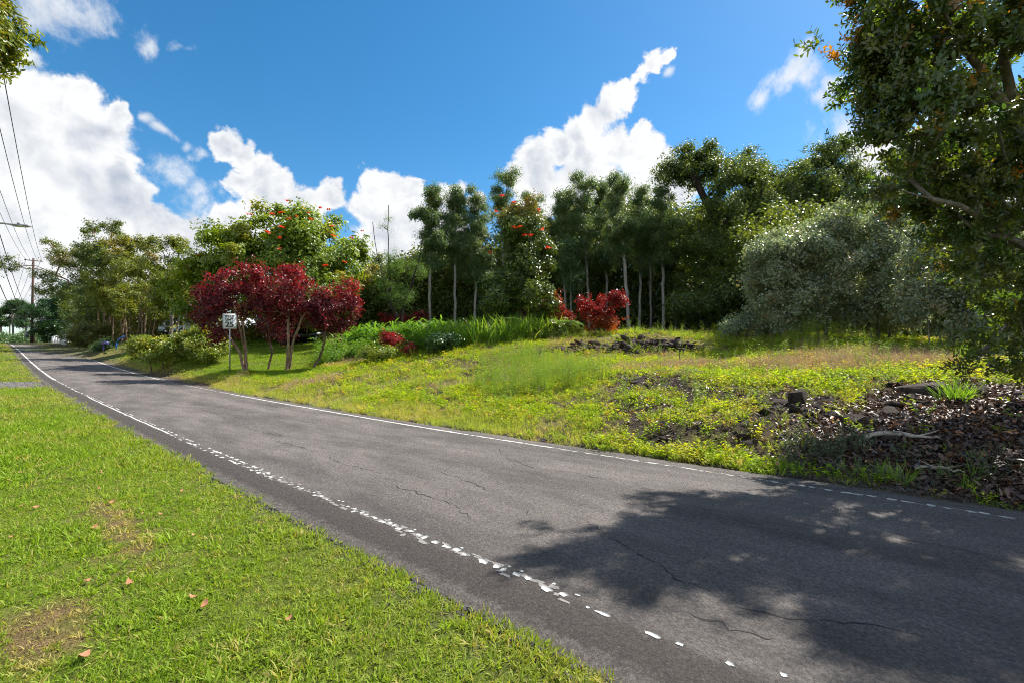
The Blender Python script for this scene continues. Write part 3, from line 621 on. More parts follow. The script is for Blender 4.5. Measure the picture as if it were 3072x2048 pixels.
class Leaves:
    """gathers leaf blades into one small mesh (a sprig, a tuft) with one random value per leaf"""
    def __init__(s, seed): s.V = []; s.T = []; s.lv = []; s.n = 0; s.r = np.random.default_rng(seed)
    def blade(s, p, d, nrm, L, W, bend=0., fold=.15, shape='oval', val=None):
        p = np.array(p, float); d = np.array(d, float); d /= np.linalg.norm(d); nrm = np.array(nrm, float)
        sd = np.cross(d, nrm); q = np.linalg.norm(sd); sd = sd / q if q > 1e-6 else np.array([1., 0, 0]); up = np.cross(sd, d)
        val = s.r.random() if val is None else val
        def pt(a, w): return p + d * (a * L) + sd * (w * W / 2) - up * (bend * L * a * a) + up * (abs(w) * fold * W / 2)
        if shape == 'rhomb': pts = [pt(0, 0), pt(.45, 1), pt(1, 0), pt(.45, -1)]; T = [(0, 2, 1), (0, 3, 2)]
        elif shape == 'oval': pts = [pt(0, 0), pt(.28, .85), pt(.66, .95), pt(1, 0), pt(.66, -.95), pt(.28, -.85)]; T = [(0, 2, 1), (0, 3, 2), (0, 4, 3), (0, 5, 4)]
        elif shape == 'fine': pts = [pt(0, 0), pt(.2, .7), pt(.5, 1.), pt(.8, .75), pt(1, 0), pt(.8, -.75), pt(.5, -1.), pt(.2, -.7), pt(.5, 0)]; T = [(8, 1, 0), (8, 2, 1), (8, 3, 2), (8, 4, 3), (8, 5, 4), (8, 6, 5), (8, 7, 6), (8, 0, 7)]
        elif shape == 'grass': pts = [pt(0, -.7), pt(0, .7), pt(.5, .9), pt(.5, -.9), pt(1, 0)]; T = [(0, 1, 2), (0, 2, 3), (3, 2, 4)]
        elif shape == 'strap': pts = [pt(0, -.5), pt(0, .5), pt(.4, 1), pt(.4, -1), pt(.75, .8), pt(.75, -.8), pt(1, 0)]; T = [(0, 1, 2), (0, 2, 3), (3, 2, 4), (3, 4, 5), (5, 4, 6)]
        s.V.append(np.array(pts)); s.T += [tuple(i + s.n for i in t) for t in T]; s.n += len(pts); s.lv += [val] * len(pts); return s
    def twig(s, a, b, r, val=.5):
        a = np.array(a, float); b = np.array(b, float); d = b - a; h = np.array([0, 0, 1.]) if abs(d[2]) < .8 * np.linalg.norm(d) else np.array([1., 0, 0])
        e1 = np.cross(d, h); e1 /= np.linalg.norm(e1); e2 = np.cross(d, e1); e2 /= np.linalg.norm(e2)
        R = [e1, -.5 * e1 + .87 * e2, -.5 * e1 - .87 * e2]
        s.V.append(np.array([a + r * q for q in R] + [b + .5 * r * q for q in R])); k = s.n
        for i in range(3):
            j = (i + 1) % 3; s.T += [(k + i, k + j, k + 3 + j), (k + i, k + 3 + j, k + 3 + i)]
        s.n += 6; s.lv += [val] * 6; return s
    def mesh(s, name, mat, twigmat=None):
        V = np.concatenate(s.V); me = mesh_np(name, V, np.array(s.T), mat, False, {'lv': ('FLOAT', 'POINT', np.array(s.lv))}); return me
def unit(v): v = np.asarray(v, float); return v / np.linalg.norm(v)
def sph(r): v = r.normal(size=3); return v / np.linalg.norm(v)

def sprigs(name, mat, n_var, n_leaf, L, W, size, shape='rhomb', droop=0., spread=1., seed=1, flat=.5):
    """a leafy shoot: leaves spread around a short stem that points along +Z"""
    out = []
    for k in range(n_var):
        lv = Leaves(seed * 100 + k); r = lv.r
        for i in range(n_leaf):
            a = r.uniform(0, 2 * math.pi); h = r.uniform(0, 1)
            rad = size * spread * .55 * math.sqrt(r.random()); p = np.array([math.cos(a) * rad, math.sin(a) * rad, size * (h - .35)])
            d = unit([math.cos(a), math.sin(a), r.uniform(-.4, .9) - droop * 1.6]); nr = unit(np.array([0, 0, 1.]) + sph(r) * (1 - flat) * 1.6)
            if droop > .7: nr = sph(r)
            lv.blade(p, d, nr, L * r.uniform(.7, 1.25), W * r.uniform(.75, 1.2), bend=r.uniform(0, .3), shape=shape)
        out.append(lv.mesh(name, mat))
    return source(name, out)

def whorls(name, mat, n_var, n_shoot, n_leaf, L, W, size, seed=1, shape='fine'):
    """near foliage: several thin shoots, leaves standing alternately along each"""
    out = []
    for k in range(n_var):
        lv = Leaves(seed * 77 + k); r = lv.r
        for q in range(n_shoot):
            d0 = unit([r.normal(0, .55), r.normal(0, .55), 1]); p0 = np.array([r.normal(0, .05), r.normal(0, .05), 0]) * size
            ln = size * r.uniform(.6, 1.1); lv.twig(p0, p0 + d0 * ln, .004, .2)
            for i in range(n_leaf):
                f = .25 + .8 * i / n_leaf; a = i * 2.4 + r.uniform(-.5, .5)
                e1 = unit(np.cross(d0, [.3, .9, .2])); e2 = np.cross(d0, e1); sd = math.cos(a) * e1 + math.sin(a) * e2
                lv.blade(p0 + d0 * ln * f, unit(sd + d0 * r.uniform(.3, 1.1) + np.array([0, 0, -.15])), unit(d0 + sph(r) * .6), L * r.uniform(.75, 1.2), W * r.uniform(.8, 1.15), bend=r.uniform(-.05, .25), fold=.25, shape=shape)
        out.append(lv.mesh(name, mat))
    return source(name, out)

SP = {
    'tulip': sprigs('tulip_sprig', M['tulip'], 5, 15, .36, .17, .80, 'oval', .25, 1.1, 1, .7),
    'tulip2': sprigs('tulip_dark_sprig', M['tulip2'], 5, 16, .30, .12, .66, 'oval', .45, 1.1, 2, .7),
    'guava': sprigs('guava_sprig', M['guava'], 5, 14, .25, .14, .66, 'oval', .1, 1, 3, .5),
    'guava_y': sprigs('guava_yellow_sprig', M['guava_y'], 5, 14, .24, .13, .62, 'oval', .1, 1, 4, .5),
    'dark': sprigs('dark_sprig', M['darkleaf'], 4, 18, .26, .15, .7, 'rhomb', .3, 1, 5, .5),
    'red': sprigs('copper_sprig', M['red'], 5, 13, .13, .09, .34, 'oval', .25, 1, 6, .5),
    'redbush': sprigs('red_bush_sprig', M['redbush'], 5, 14, .13, .075, .32, 'oval', .1, .9, 7, .4),
    'euc': sprigs('eucalyptus_sprig', M['euc'], 5, 22, .30, .075, .80, 'rhomb', .9, .9, 8, .2),
    'big': sprigs('broad_sprig', M['bigdark'], 5, 18, .25, .12, .70, 'oval', .3, 1, 9, .5),
    'grey': sprigs('thicket_sprig', M['grey'], 6, 18, .13, .075, .44, 'oval', .15, 1, 10, .3),
    'near': whorls('near_shoot', M['near'], 6, 5, 9, .088, .040, .36, 11),
    'left': whorls('left_shoot', M['leftleaf'], 4, 4, 8, .11, .055, .34, 12),
    'bush': sprigs('croton_sprig', M['bush'], 5, 14, .19, .085, .36, 'oval', .1, 1, 13, .5),
    'feather': sprigs('feather_sprig', M['feather'], 4, 26, .14, .03, .5, 'rhomb', .2, 1, 14, .4),
}

# ------------------------------------------------------------------ trees
def tubes_from_nodes(P, par, rad, sides=6):
    V = []; F = []; n = 0; an = np.arange(sides) * 2 * math.pi / sides
    for i in range(len(P)):
        j = par[i]
        if j < 0: continue
        a, b = P[j], P[i]; d = b - a; L = np.linalg.norm(d)
        if L < 1e-5: continue
        d = d / L; h = np.array([0, 0, 1.]) if abs(d[2]) < .8 else np.array([1., 0, 0]); e1 = np.cross(d, h); e1 /= np.linalg.norm(e1); e2 = np.cross(d, e1)
        ring = np.cos(an)[:, None] * e1 + np.sin(an)[:, None] * e2
        V.append(a - d * rad[j] * .3 + ring * rad[j] if False else a + ring * min(rad[j], rad[i] * 1.35)); V.append(b + d * rad[i] * .4 + ring * rad[i])
        for q in range(sides): F.append((n + q, n + (q + 1) % sides, n + sides + (q + 1) % sides, n + sides + q))
        n += 2 * sides
    return np.concatenate(V), np.array(F)

AIR = {'guava': (.7, .66, 1.0), 'guava_y': (.7, .64, 1.0), 'tulip': (.75, .66, 1.0), 'tulip2': (.72, .62, 1.0), 'red': (.72, .46, 1.35), 'euc': (.72, .72, 1.0), 'big': (.9, .74, 1.0), 'redbush': (.7, .5, 1.2), 'grey': (.85, .60, 1.15)}
def make_tree(name, label, cat, Y, base_u, lobes, trunks, ncl, clr, nsp, kind, size, bark_, r0, seed, group=None, tint=None, upbias=.7, rmin=.012, twigs=True, base_y=None, sink=.15, shell=.45, hang=0., dry=0.):
    """lobes: (u, v, ru, rv, dY, rY) ellipsoids in picture px at the tree's distance, real depth in metres; trunks: list of [(u, v, dY)...] paths from the ground"""
    r = np.random.default_rng(seed); base = gp(base_u, base_y or Y); root = empty(name, base); tag(root, label, cat, group)
    a_ = AIR.get(kind, (1, 1, 1)); ncl = max(8, int(ncl * a_[0])); nsp = int(nsp * a_[1]); clr *= a_[2]
    k = Y / FPX
    lob = [(np.array([(u - CU) * k, Y + dY, EYE + (HV - v) * k]), np.array([ru * k, rY, rv * k])) for (u, v, ru, rv, dY, rY) in lobes]
    w = np.array([(q[1][0] * q[1][2]) ** .9 for q in lob]); w /= w.sum()
    C = []
    while len(C) < ncl:
        c, R = lob[r.choice(len(lob), p=w)]; p = c + sph(r) * r.random() ** shell * R * .93
        if p[2] < tz(p[0], p[1]) + .35: continue
        C.append(p)
    C = np.array(C)
    P = []; par = []; plen = []
    for tr in trunks:
        pts = [gp(tr[0][0], Y + tr[0][2])] if tr[0][1] is None else [np.array(ray(tr[0][0], tr[0][1], Y + tr[0][2]))]
        pts[0][2] -= sink
        for (u, v, dY) in tr[1:]: pts.append(np.array([(u - CU) * k, Y + dY, EYE + (HV - v) * k]))
        last = -1; acc = 0
        if tr[0][1] is not None and P:
            last = int(np.argmin(np.linalg.norm(np.array(P) - pts[0], axis=1))); acc = plen[last]
        for a in range(len(pts) - 1):
            m = max(2, int(np.linalg.norm(pts[a + 1] - pts[a]) / .8))
            for q in range(m + (a == len(pts) - 2)):
                f = q / m; p = pts[a] * (1 - f) + pts[a + 1] * f + (r.normal(0, .035, 3) * np.array([1, 1, 0]) if (a or q) else 0)
                if last >= 0: acc += np.linalg.norm(p - P[last])
                P.append(p); par.append(last); plen.append(acc); last = len(P) - 1
    ntr = len(P); core = np.array(P)
    order = np.argsort([np.min(np.linalg.norm(core - c, axis=1)) for c in C]); tips = []
    for i in order:
        c = C[i]; A = np.array(P); dv = A - c; d = np.linalg.norm(dv, axis=1)
        low = np.array([.0 if q >= 0 else 30. for q in par])
        cost = d + .22 * np.array(plen) + upbias * np.maximum(0, dv[:, 2]) * 1.3 + low
        if ntr > 4:
            cost[:ntr] += 1.2 * np.maximum(0, .25 * core[:, 2].max() + .0 - (core[:, 2] - core[:, 2].min()))
        j = int(np.argmin(cost)); a = P[j]; L = d[j]; m = max(1, min(7, int(L / .55))); lift = np.array([0, 0, .10 * L]) + r.normal(0, .05 * L, 3)
        last = j
        for q in range(1, m + 1):
            f = q / m; p = a * (1 - f) + c * f + lift * (4 * f * (1 - f)) * .8
            P.append(p); par.append(last); plen.append(plen[last] + L / m); last = len(P) - 1
        tips.append(last)
    cnt = np.zeros(len(P))
    for q in tips: cnt[q] += 1
    for q in range(len(P) - 1, -1, -1):
        if par[q] >= 0: cnt[par[q]] += cnt[q]
    rad = np.maximum(rmin, r0 * (np.maximum(cnt, .6) / max(1, cnt.max())) ** .5)
    # taper and flare along each trunk
    for q in range(ntr):
        h = P[q][2] - base[2]; rad[q] = max(rad[q], rmin * 1.5) * (1 + .35 * math.exp(-max(h, 0) / .5))
    rt = np.arange(len(P))
    for q in range(len(P)):
        if par[q] >= 0: rt[q] = rt[par[q]]
    for k_ in np.unique(rt):
        V, F = tubes_from_nodes(P, [par[q] if rt[q] == k_ else -1 for q in range(len(P))], rad, 6)
        obj('trunk', mesh_np('trunk', V - base, F, M[bark_], True), root)
    # foliage round every shoot tip
    coll = SP[kind]; nv = len(coll.objects); ci = r.integers(0, ncl, nsp); cs = clr * r.uniform(.7, 1.3, ncl)
    off = r.normal(size=(nsp, 3)); off /= np.linalg.norm(off, axis=1)[:, None]; off *= np.clip(np.abs(r.normal(0, .62, nsp)) + .12, 0, 1.9)[:, None] * cs[ci][:, None] * np.array([1.05, 1.05, .8])
    Q = C[ci] + off
    cen = np.array([l_[0] for l_ in lob]).mean(0)
    out_ = off / np.maximum(cs[ci][:, None], 1e-6) * .8 + (Q - cen) / np.maximum(1e-6, np.linalg.norm(Q - cen, axis=1))[:, None] * .5 + np.array([0, 0, .55 - hang]) + r.normal(0, .3, (nsp, 3))
    if hang > .5: out_ = np.array([0, 0, 1.]) + r.normal(0, .25, (nsp, 3))
    out_ /= np.linalg.norm(out_, axis=1)[:, None]
    rot = np.stack([np.zeros(nsp), np.arccos(np.clip(out_[:, 2], -1, 1)), np.arctan2(out_[:, 1], out_[:, 0])], 1)
    if hang > .5: rot[:, 2] = r.uniform(0, 6.28, nsp)
    ok = Q[:, 2] > terrain(Q[:, 0], Q[:, 1]) + .05
    tn = np.zeros(nsp)
    if tint is not None: tn = np.clip(tint(Q, r), 0, 1)
    crown = scatter('crown', coll, (Q - base)[ok], rot[ok], (size * r.uniform(.7, 1.25, nsp))[ok], r.integers(0, nv, nsp)[ok], tn[ok], root)
    tag(crown, kind='stuff')
    return root, C, P
def rare(p, a=.5, b=1.0):
    return lambda Q, r: np.where(r.random(len(Q)) < p, r.uniform(a, b, len(Q)), r.uniform(0, .15, len(Q)))
def patchy(scale, thr, k, amp=1.0):
    return lambda Q, r: amp * sstep(thr, thr + .15, fbm(Q[:, 0] * scale + Q[:, 1] * .3, Q[:, 2] * scale, k)) * r.uniform(.5, 1, len(Q))

# ---- trees left of the yard, along the road
make_tree('dense_tree', 'dense dark green tree beside the row of white posts', 'tree', 92, 46, [(52, 318, 17, 22, 0, 4), (58, 296, 12, 20, 2, 4), (50, 334, 14, 9, 2, 3)], [[(52, None, 2), (53, 315, 0)]], 70, 1.1, 2200, 'dark', 1.0, 'bark_dark', .25, 101)
make_tree('guava_tree', 'tree reaching a leafy limb over the road beside the tall pole', 'tree', 84, 74, [(66, 285, 22, 26, 0, 5), (80, 262, 24, 24, 0, 5), (27, 266, 13, 11, -3, 2), (88, 305, 22, 24, 0, 5), (55, 245, 9, 4, 0, 1.5)], [[(76, None, 0), (74, 305, 0), (68, 280, 0), (48, 268, -2)], [(80, None, 1), (84, 280, 1)]], 150, 1.0, 3600, 'guava', .95, 'bark_tan', .22, 102, tint=patchy(.25, .6, 41, .5))
make_tree('guava_tree', 'tallest sparse tree of the roadside grove with an open crown', 'tree', 68, 106, [(103, 258, 22, 26, 0, 4.5), (91, 229, 8, 7, 0, 1.5), (112, 228, 11, 9, 0, 2), (120, 262, 18, 22, 0, 4), (100, 295, 25, 24, 0, 4)], [[(104, None, 0), (104, 290, 0), (98, 245, 0), (92, 228, 0)], [(109, None, 1), (112, 270, 0), (112, 232, 0)], [(101, None, -1), (96, 290, 0)]], 150, .75, 3600, 'guava', .85, 'bark_tan', .17, 103, tint=patchy(.3, .6, 42, .5))
make_tree('guava_tree', 'roadside tree with a yellowish crown and many thin stems', 'tree', 62, 136, [(133, 262, 22, 24, 0, 4.5), (150, 282, 22, 22, -1, 4), (128, 243, 16, 10, 1, 3), (120, 290, 20, 20, -1, 3.5)], [[(130, None, 0), (131, 285, 0)], [(137, None, 1), (139, 280, 1)], [(143, None, -1), (147, 290, -1)], [(124, None, -1), (124, 295, -1)], [(149, None, 0), (152, 300, 0)]], 150, .75, 3600, 'guava_y', .85, 'bark_tan', .12, 104, tint=patchy(.3, .58, 43, .6))
make_tree('guava_tree', 'rounded tree with pale grey trunks next to the scarlet flowering tree', 'tree', 50, 176, [(172, 262, 21, 26, 0, 4), (168, 240, 12, 8, 0, 2), (185, 285, 18, 26, 0, 3.5), (160, 292, 16, 18, 0, 3)], [[(172, None, 0), (172, 290, 0), (168, 262, 0)], [(176, None, .6), (178, 285, .5)], [(182, None, 0), (186, 288, 0)]], 130, .7, 3000, 'guava_y', .75, 'bark_grey', .17, 105, tint=patchy(.35, .6, 44, .6))
make_tree('undergrowth_tree', 'low dark undergrowth tree among the roadside stems', 'tree', 72, 96, [(88, 318, 22, 20, 0, 4), (112, 312, 20, 16, 1, 3)], [[(92, None, 0), (92, 315, 0)], [(110, None, 0), (112, 310, 0)]], 80, .9, 1800, 'guava', .9, 'bark_dark', .12, 106)
# thin stems of the grove, each its own sapling
for i, (u, Y, top, lean, lab) in enumerate(((113, 57, 285, 2, 'thin tan sapling stem nearest the blue pipe'), (122, 58, 280, 5, 'thin tan sapling just right of the blue pipe'), (127, 56, 288, -3, 'short tan sapling in the middle of the grove'), (144, 55, 284, 4, 'leaning tan sapling at the right of the grove'),
                                             (152, 54, 290, 7, 'rightmost leaning tan sapling of the grove'))):
    make_tree('sapling', lab, 'sapling', Y, u, [(u + lean, top + 14, 9, 18, 0, 1.6)], [[(u, None, 0), (u + lean * .5, top + 32, 0), (u + lean, top + 6, 0)]], 22, .5, 420, 'guava_y', .7, 'bark_tan', .075, 120 + i, group='thin saplings of the roadside grove')

# ---- African tulip trees
tulip1, C1, _p = make_tree('tulip_tree', 'broad spreading tree dotted with scarlet flowers behind the red trees', 'tree', 44, 288,
    [(285, 250, 62, 46, 0, 6.5), (240, 262, 44, 38, 0, 5.5), (325, 255, 40, 40, 0, 5.5), (212, 290, 26, 34, -1, 4), (300, 222, 42, 18, 1, 4), (345, 290, 26, 30, -2, 4), (290, 300, 60, 30, 0, 5)],
    [[(286, None, 0), (287, 300, 0), (280, 262, 0)], [(286, 320, .2), (312, 275, 0), (332, 252, 0)], [(285, 325, -.2), (255, 285, 0), (232, 262, 0)]], 400, .95, 9500, 'tulip', .85, 'bark_dark', .40, 201, tint=patchy(.35, .58, 45, .5), rmin=.035)
tulip2, C2, _p = make_tree('tulip_tree', 'upright dark leaved tree with a few scarlet flowers amid the tall grass', 'tree', 34, 524,
    [(525, 240, 28, 30, 0, 3.4), (520, 212, 20, 14, 0, 2.2), (540, 265, 26, 28, 0, 3), (505, 285, 30, 24, 0, 3), (535, 300, 26, 18, -1, 2.6), (497, 305, 18, 12, -1, 2)],
    [[(522, None, 0), (521, 300, 0), (519, 262, 0), (523, 225, 0)], [(524, 318, .1), (528, 298, 0), (541, 275, 0)]], 170, .62, 4600, 'tulip2', .75, 'bark_brown', .24, 202, tint=lambda Q, r: sstep(11.0, 13.2, Q[:, 2]) * r.uniform(.2, .9, len(Q)), rmin=.025)
def flowers(root, pts, seed, size):
    r = np.random.default_rng(seed); var = []
    for k in range(3):
        lv = Leaves(seed + k)
        for i in range(16):
            d = unit([lv.r.normal(), lv.r.normal(), abs(lv.r.normal()) * .6 + .1]); lv.blade(d * .05, d, sph(lv.r), .22 * lv.r.uniform(.7, 1.2), .13, .3, .4, 'oval')
        var.append(lv.mesh('flower_cluster', M['flower']))
    for i, p in enumerate(pts):
        o = obj('flower_cluster', var[i % 3], root, np.array(p) - np.array(root.location)); o.scale = [size * r.uniform(.75, 1.3) * q for q in (1.25, 1, .8)]; o.rotation_euler = (r.normal(0, .2), r.normal(0, .2), r.uniform(0, 6))
flowers(tulip1, [ray(u * .13793 + 166.7, v * .13793 + 183.3, 44 - dY) for (u, v, dY) in
        ((885, 130, 0), (985, 180, 1), (1115, 180, 0), (1172, 190, 0), (765, 222, 3), (830, 215, 2.5), (885, 258, 4), (945, 245, 4), (1028, 216, 3), (1048, 262, 4), (835, 318, 5.5), (735, 358, 5), (1205, 312, 3.5), (1212, 380, 4), (1340, 398, 3), (1422, 345, 1),
         (820, 395, 6), (818, 475, 6.2), (230, 520, 3), (308, 358, 1), (135, 603, 4), (1285, 570, 5.5), (600, 225, 1), (1150, 600, 6))], 31, .85)
flowers(tulip2, [ray(u * .1488 + 366.7, v * .1488 + 150, 34 - dY) for (u, v, dY) in
        ((910, 308, 1), (1157, 405, 1.5), (868, 415, 2), (1180, 535, 3), (1062, 572, 3.2), (1100, 573, 3.2), (988, 522, 3.2), (1030, 516, 3.2), (1220, 657, 2.6), (828, 690, 2.5), (990, 352, 2.2))], 37, .7)

# ---- red copper-leaved trees behind the road sign
RT = rare(.35, .35, 1.)
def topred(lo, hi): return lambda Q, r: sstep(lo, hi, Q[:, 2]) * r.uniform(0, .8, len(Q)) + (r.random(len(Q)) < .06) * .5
g_ = 'red leaved trees behind the speed limit sign'
make_tree('red_tree', 'dark red tree leaning left above the speed limit sign', 'tree', 29, 246, [(232, 294, 33, 26, 0, 2.0), (214, 312, 22, 20, 0, 1.6), (254, 275, 18, 13, 0, 1.3), (218, 334, 18, 9, -.4, 1.2), (205, 298, 12, 10, 0, 1)],
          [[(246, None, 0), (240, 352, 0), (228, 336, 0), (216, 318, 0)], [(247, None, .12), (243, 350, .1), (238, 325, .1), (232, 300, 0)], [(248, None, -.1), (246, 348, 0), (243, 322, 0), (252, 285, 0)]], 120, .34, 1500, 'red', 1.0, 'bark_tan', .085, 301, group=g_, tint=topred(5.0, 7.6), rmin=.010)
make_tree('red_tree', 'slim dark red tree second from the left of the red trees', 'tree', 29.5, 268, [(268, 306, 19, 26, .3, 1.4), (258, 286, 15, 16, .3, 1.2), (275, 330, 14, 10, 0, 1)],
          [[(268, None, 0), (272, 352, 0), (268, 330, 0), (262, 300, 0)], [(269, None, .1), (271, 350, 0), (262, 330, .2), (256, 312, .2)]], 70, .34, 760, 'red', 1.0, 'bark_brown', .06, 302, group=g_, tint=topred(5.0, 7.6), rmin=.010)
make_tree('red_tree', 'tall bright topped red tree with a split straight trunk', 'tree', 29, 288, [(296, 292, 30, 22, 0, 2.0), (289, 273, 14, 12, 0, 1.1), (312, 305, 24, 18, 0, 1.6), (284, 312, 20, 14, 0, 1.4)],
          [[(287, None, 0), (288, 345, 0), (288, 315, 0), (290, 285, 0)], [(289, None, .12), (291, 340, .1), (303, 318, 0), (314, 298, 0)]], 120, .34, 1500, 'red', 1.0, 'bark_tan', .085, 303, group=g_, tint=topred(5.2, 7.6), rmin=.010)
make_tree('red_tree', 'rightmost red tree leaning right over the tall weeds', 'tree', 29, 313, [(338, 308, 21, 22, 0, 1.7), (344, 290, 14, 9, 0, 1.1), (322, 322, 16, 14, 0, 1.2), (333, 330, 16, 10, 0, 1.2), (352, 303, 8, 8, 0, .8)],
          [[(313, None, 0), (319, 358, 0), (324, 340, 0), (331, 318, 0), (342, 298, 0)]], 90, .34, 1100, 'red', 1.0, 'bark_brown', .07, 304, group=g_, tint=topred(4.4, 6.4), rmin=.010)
# ---- green shrubs of the yard
make_tree('croton_bush', 'leafy yellow green bush at the edge of the yard lawn', 'bush', 33, 162, [(163, 350, 22, 12, 0, 1.7), (148, 346, 13, 9, -.2, 1.0), (182, 345, 16, 12, .2, 1.4)], [[(163, None, 0), (163, 355, 0)], [(175, None, 0), (180, 350, 0)], [(152, None, 0), (148, 350, 0)]], 70, .42, 1300, 'bush', .9, 'bark_brown', .03, 401, tint=rare(.3, .3, .9), sink=.05)
make_tree('croton_bush', 'mixed green and dark shrub left of the sign post', 'bush', 32.5, 205, [(205, 347, 17, 13, 0, 1.3), (193, 338, 12, 10, .3, 1.0), (216, 350, 9, 9, 0, .8)], [[(205, None, 0), (204, 350, 0)], [(210, None, .2), (214, 348, 0)]], 55, .40, 900, 'bush', .85, 'bark_brown', .03, 402, tint=rare(.2, .3, .9), sink=.05)
make_tree('low_hedge', 'low clipped dark hedge around the mailbox foot', 'hedge', 50.5, 110, [(104, 346, 11, 4.5, .5, 1.0), (120, 343.5, 13, 4, 1.5, 1.0)], [[(104, None, .5), (104, 347, .5)], [(120, None, 1.5), (120, 345, 1.5)]], 50, .4, 900, 'dark', .45, 'bark_dark', .02, 403, tint=rare(.5, .3, .9), sink=.05)
make_tree('yard_shrub', 'brownish shrub at the back of the yard lawn behind the red trees', 'bush', 47, 255, [(255, 332, 20, 9, 0, 2), (235, 330, 14, 8, 0, 1.6)], [[(255, None, 0), (255, 333, 0)], [(238, None, 0), (236, 331, 0)]], 50, .6, 900, 'guava_y', .7, 'bark_brown', .04, 404, tint=rare(.4, .4, 1))
make_tree('roadside_shrub', 'tangled dark shrub on the bank left of the mailbox', 'bush', 60, 86, [(80, 334, 17, 11, 0, 2.5), (96, 330, 12, 11, 0, 2), (70, 340, 9, 7, 2, 1.6)], [[(82, None, 0), (82, 335, 0)], [(95, None, 0), (95, 332, 0)]], 60, .7, 1300, 'guava', .75, 'bark_brown', .05, 405, tint=rare(.25, .3, .9))
make_tree('pale_shrub', 'pale yellowish shrub right of the scarlet flowered tree', 'tree', 52, 362, [(362, 285, 20, 26, 0, 4), (378, 300, 18, 18, 0, 3.5), (352, 308, 18, 14, 0, 3)], [[(362, None, 0), (362, 300, 0)], [(376, None, 0), (378, 305, 0)]], 90, .8, 1900, 'guava_y', .8, 'bark_brown', .12, 406, tint=rare(.4, .4, 1))
make_tree('distant_tree', 'far rounded tree between the thin forked tree and the flowering tree', 'tree', 75, 372, [(372, 270, 18, 14, 0, 5), (392, 285, 20, 22, 0, 5), (360, 290, 18, 18, 0, 5)], [[(374, None, 0), (374, 290, 0)], [(392, None, 0), (392, 295, 0)]], 90, 1.3, 1700, 'guava', 1.1, 'bark_dark', .2, 407)

# ---- thin forked tree and the eucalypts
make_tree('forked_tree', 'thin forked dark trunk tree with tufts of fine leaves', 'tree', 40, 400, [(389, 225, 8, 9, 0, 1.1), (396, 262, 12, 14, 0, 1.5), (388, 285, 15, 13, 0, 1.6), (404, 295, 14, 16, 0, 1.6), (378, 268, 6, 6, 0, .8), (416, 270, 10, 14, .5, 1.2)],
          [[(400, None, 0), (398, 318, 0), (389, 300, 0), (381, 272, 0), (372, 222, 0)], [(401, None, .2), (402, 310, .1), (411, 285, 0), (419, 258, .2), (423, 232, .2)], [(391, 305, 0), (389, 262, 0), (388, 230, 0), (388, 205, 0)]], 46, .55, 760, 'feather', .8, 'bark_dark', .14, 501, rmin=.02)
def euc(u, Y, top, bot, wid, lab, seed, base_u=None, bark_='bark_pale', extra=(), r0=.135, ncl=70, nsp=1700, kind='euc', base_v=None):
    bu = base_u if base_u is not None else u; h = bot - top
    L = [(u, top + h * .16, wid * .62, h * .17, 0, wid * Y / FPX * .6), (u - wid * .25, top + h * .42, wid * .85, h * .2, .4, wid * Y / FPX * .8), (u + wid * .25, top + h * .62, wid * .85, h * .2, -.4, wid * Y / FPX * .8), (u, top + h * .85, wid * .7, h * .14, 0, wid * Y / FPX * .7)] + list(extra)
    make_tree('eucalyptus_tree', lab, 'tree', Y, bu, L, [[(bu, None, 0), (bu * .6 + u * .4, bot + 5, 0), (u, top + h * .45, 0), (u, top + h * .12, 0)]], ncl, .56, nsp, kind, .78, bark_, r0, seed, group='tall eucalyptus trees at the back of the lot', hang=1.0, upbias=.9, tint=rare(.15, .4, 1), rmin=.02, shell=.55)
euc(430, 45, 177, 275, 20, 'leftmost straight eucalyptus with a pale slender trunk', 511)
euc(455, 46, 184, 272, 16, 'second eucalyptus from the left, narrow crown', 512)
euc(478, 47, 182, 285, 24, 'third eucalyptus from the left, wider ragged crown', 513, base_u=474)
euc(507, 50, 162, 260, 20, 'eucalyptus rising highest behind the upright flowering tree', 514, base_u=500)
euc(532, 52, 190, 290, 20, 'eucalyptus just right of the upright flowering tree top', 515)
euc(563, 47, 186, 280, 20, 'eucalyptus at the left end of the right hand group', 516, base_u=566)
euc(583, 46, 172, 270, 22, 'rounded top eucalyptus second of the right hand group', 517, base_u=590)
euc(604, 48, 174, 275, 18, 'eucalyptus with its crown squeezed between two taller ones', 518, base_u=608)
euc(619, 43, 171, 262, 24, 'eucalyptus with the longest pale leaning trunk above the red bush', 519, base_u=629, r0=.16)
euc(642, 46, 182, 280, 18, 'eucalyptus with thin twin grey stem left of the straight pair', 520, base_u=639)
euc(661, 44, 178, 272, 26, 'eucalyptus with a straight grey trunk nearest the big dark tree', 521, base_u=664, r0=.15)
for i, (u, Y, top, lab) in enumerate(((651, 45, 240, 'left trunk of the straight close pair of eucalypts'), (676, 46, 262, 'thin pale pole like stem right of the straight pair'), (572, 45, 265, 'thin dark stem left of the red bush'))):
    make_tree('slender_tree', lab, 'tree', Y, u, [(u - 1, top, 12, 26, 0, 1.6)], [[(u, None, 0), (u - 1, top + 30, 0), (u - 1, top - 10, 0)]], 26, .6, 560, 'euc', .85, 'bark_grey', .11, 530 + i, hang=1.0)

